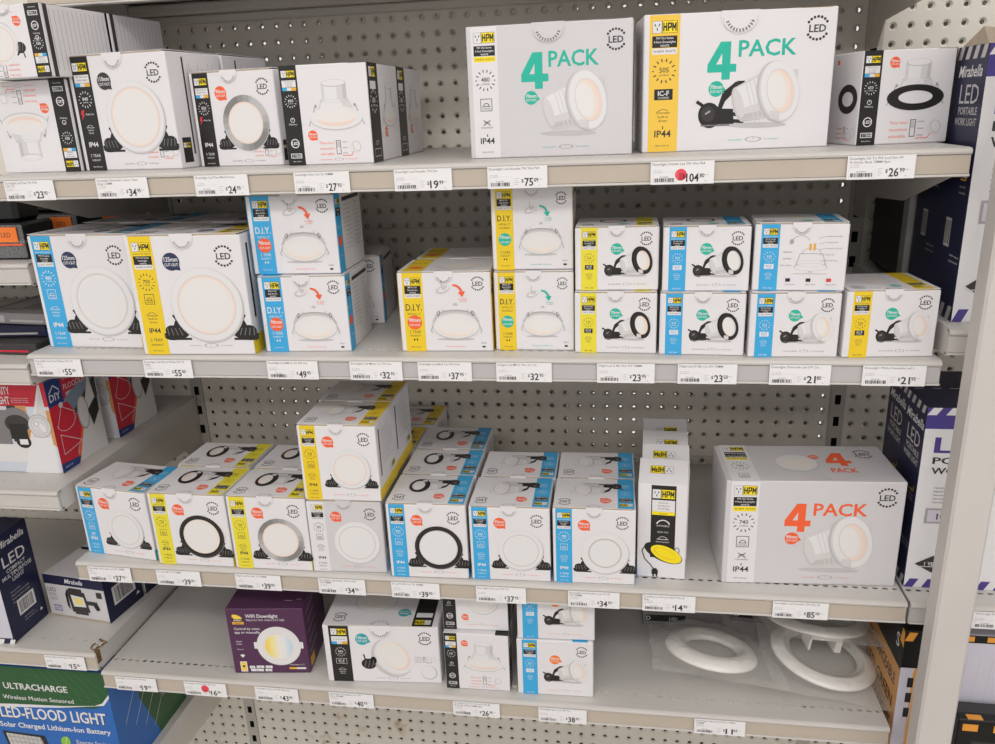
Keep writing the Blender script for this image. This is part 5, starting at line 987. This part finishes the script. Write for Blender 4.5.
pa = portable_kind(200, 84, 310); pbx = portable_kind(200, 74, 258); GP = 'navy portable work light boxes'
tall_ = pa.place(.6145, -.383, 1.0955, 0, 'tallest navy work light box behind the top of the post', GP, 'work_light_box')
pa.place(.6165, -.2985, 1.0955, 0, 'tall navy work light box standing behind the tallest front one', GP, 'work_light_box')
fm = MB(); fm.add([(-.099, -.035, .3103), (-.099, .036, .3103), (-.06, -.035, .3103), (-.06, .036, .3103), (-.093, 0, .330), (-.07, .002, .327)], [(0, 1, 4), (2, 5, 3), (0, 4, 5, 2), (1, 3, 5, 4), (0, 2, 3, 1)], 'card_raw'); fm.obj('open_flap', tall_)
gr = Kind(180, 22, 300, 'g3', lid=False, seal=False); gr.place(.610, -.208, 1.0955, 0, 'plain grey carton edge behind the tall navy boxes', GP, 'work_light_box')
bk = MB()
bk.chamfer(-.09, .09, -.08, .08, 0, .19, .012, 'black2'); bk.chamfer(-.07, .07, -.07, .06, .19, .215, .008, 'black2'); o = bk.obj('tool_case'); o.location = (.708, -.098, 1.0958); tag(o, 'black case in the shadow behind the grey carton edge', 'case')
h_ = MB(); h_.tube([(-.04, 0, .214), (-.038, 0, .235), (.038, 0, .235), (.04, 0, .214)], .006, 'black2'); h_.obj('handle', o)
pbx.place(.6045, -.378, .7255, 0, 'white fronted work light box with violet band beside the orange lettered four pack', GP, 'work_light_box')
pbx.place(.6062, -.3035, .7255, 0, 'navy work light box behind the white fronted one', GP, 'work_light_box')
def hazard_kind(w, d, h, lid_white=True):
    K = Kind(w, d, h, 'black2', lid=False, seal=False); a = K.face('front'); a.rect(0, 0, w, h*.74, 'lav'); a.l = 2
    for i in range(3): a.poly([(w/3*i, h*.93), (w/3*(i+.5), h*.93), (w/3*(i+.75), h*.99), (w/3*(i+.25), h*.99)], 'hazorange'); a.l = 2
    a.poly([(w*.26, 0), (w*.55, 0), (w*.55, h*.72), (w*.29, h*.74), (w*.26, h*.7)], 'hazorange')
    for k in range(3): a.rect(w*.17, h*(.38+.11*k), w*.12, h*.07, 'black')
    for i in range(6): a.line([(w*(.25+.12*i), h*.02), (w*(.33+.12*i), h*.72)], 1.2, 'g2'); a.l = 4
    a = K.face('left'); a.l = 1; a.rect(0, 0, d, h*.76, 'kraft'); a.poly([(0, h*.72), (d, h*.72), (d, h*.8), (0, h)], 'black2')
    for i, t in enumerate(('RECHARGEABLE', 'LED GREEN', 'WORK LIGHT')): a.txt(t, d*.9, h*(.56-.16*i), h*.085, 'black', 'r', bold=.03, w=d*.85)
    a.txt('S', d*.85, h*.83, h*.1, 'white')
    for y in (.84,): a.poly([(d*.9, h*.9), (d, h*.88), (d, h*.98), (d*.94, h*1.0)], 'hazorange')
    return K
hz = hazard_kind(64, 140, 228); hz.place(.6085, -.397, .4405, 0, 'orange and black box with big black letters on its side', 'hazard striped boxes', 'work_light_box')
lv = Kind(150, 60, 226, 'lav', lid=False, seal=False); a = lv.face('front'); a.rect(0, 214, 150, 12, 'black2')
for i in range(5): a.l = 3; a.rect(30*i+6, 216, 14, 8, 'hazorange')
for i in range(9): a.l = 2; a.line([(4+16*i, 20), (16+16*i, 190)], 1.0, 'g2')
lv.place(.676, -.396, .4405, 0, 'pale lavender carton with orange and black top edge, beyond the post', 'hazard striped boxes', 'work_light_box')
h3 = Kind(190, 36, 124, 'black2', lid=False, seal=False); a = h3.face('front')
for i in range(5): a.poly([(190/5*(i+.15), 106), (190/5*(i+.65), 106), (190/5*(i+.65), 117), (190/5*(i+.15), 117)], 'hazorange')
a.rect(20, 20, 120, 70, 'ink'); a.txt('LED', 70, 40, 24, 'hazorange', bold=.03)
a = h3.lidface()
for i in range(5): a.l = 2; a.rect(190/5*(i+.2), 25, 190/10, 10, 'hazorange')
a.rect(2, 2, 186, 20, 'ink')
h3.place(.674, -.438, .4405, -1, 'low black box with orange hazard blocks beside the foot of the post', 'hazard striped boxes', 'work_light_box')
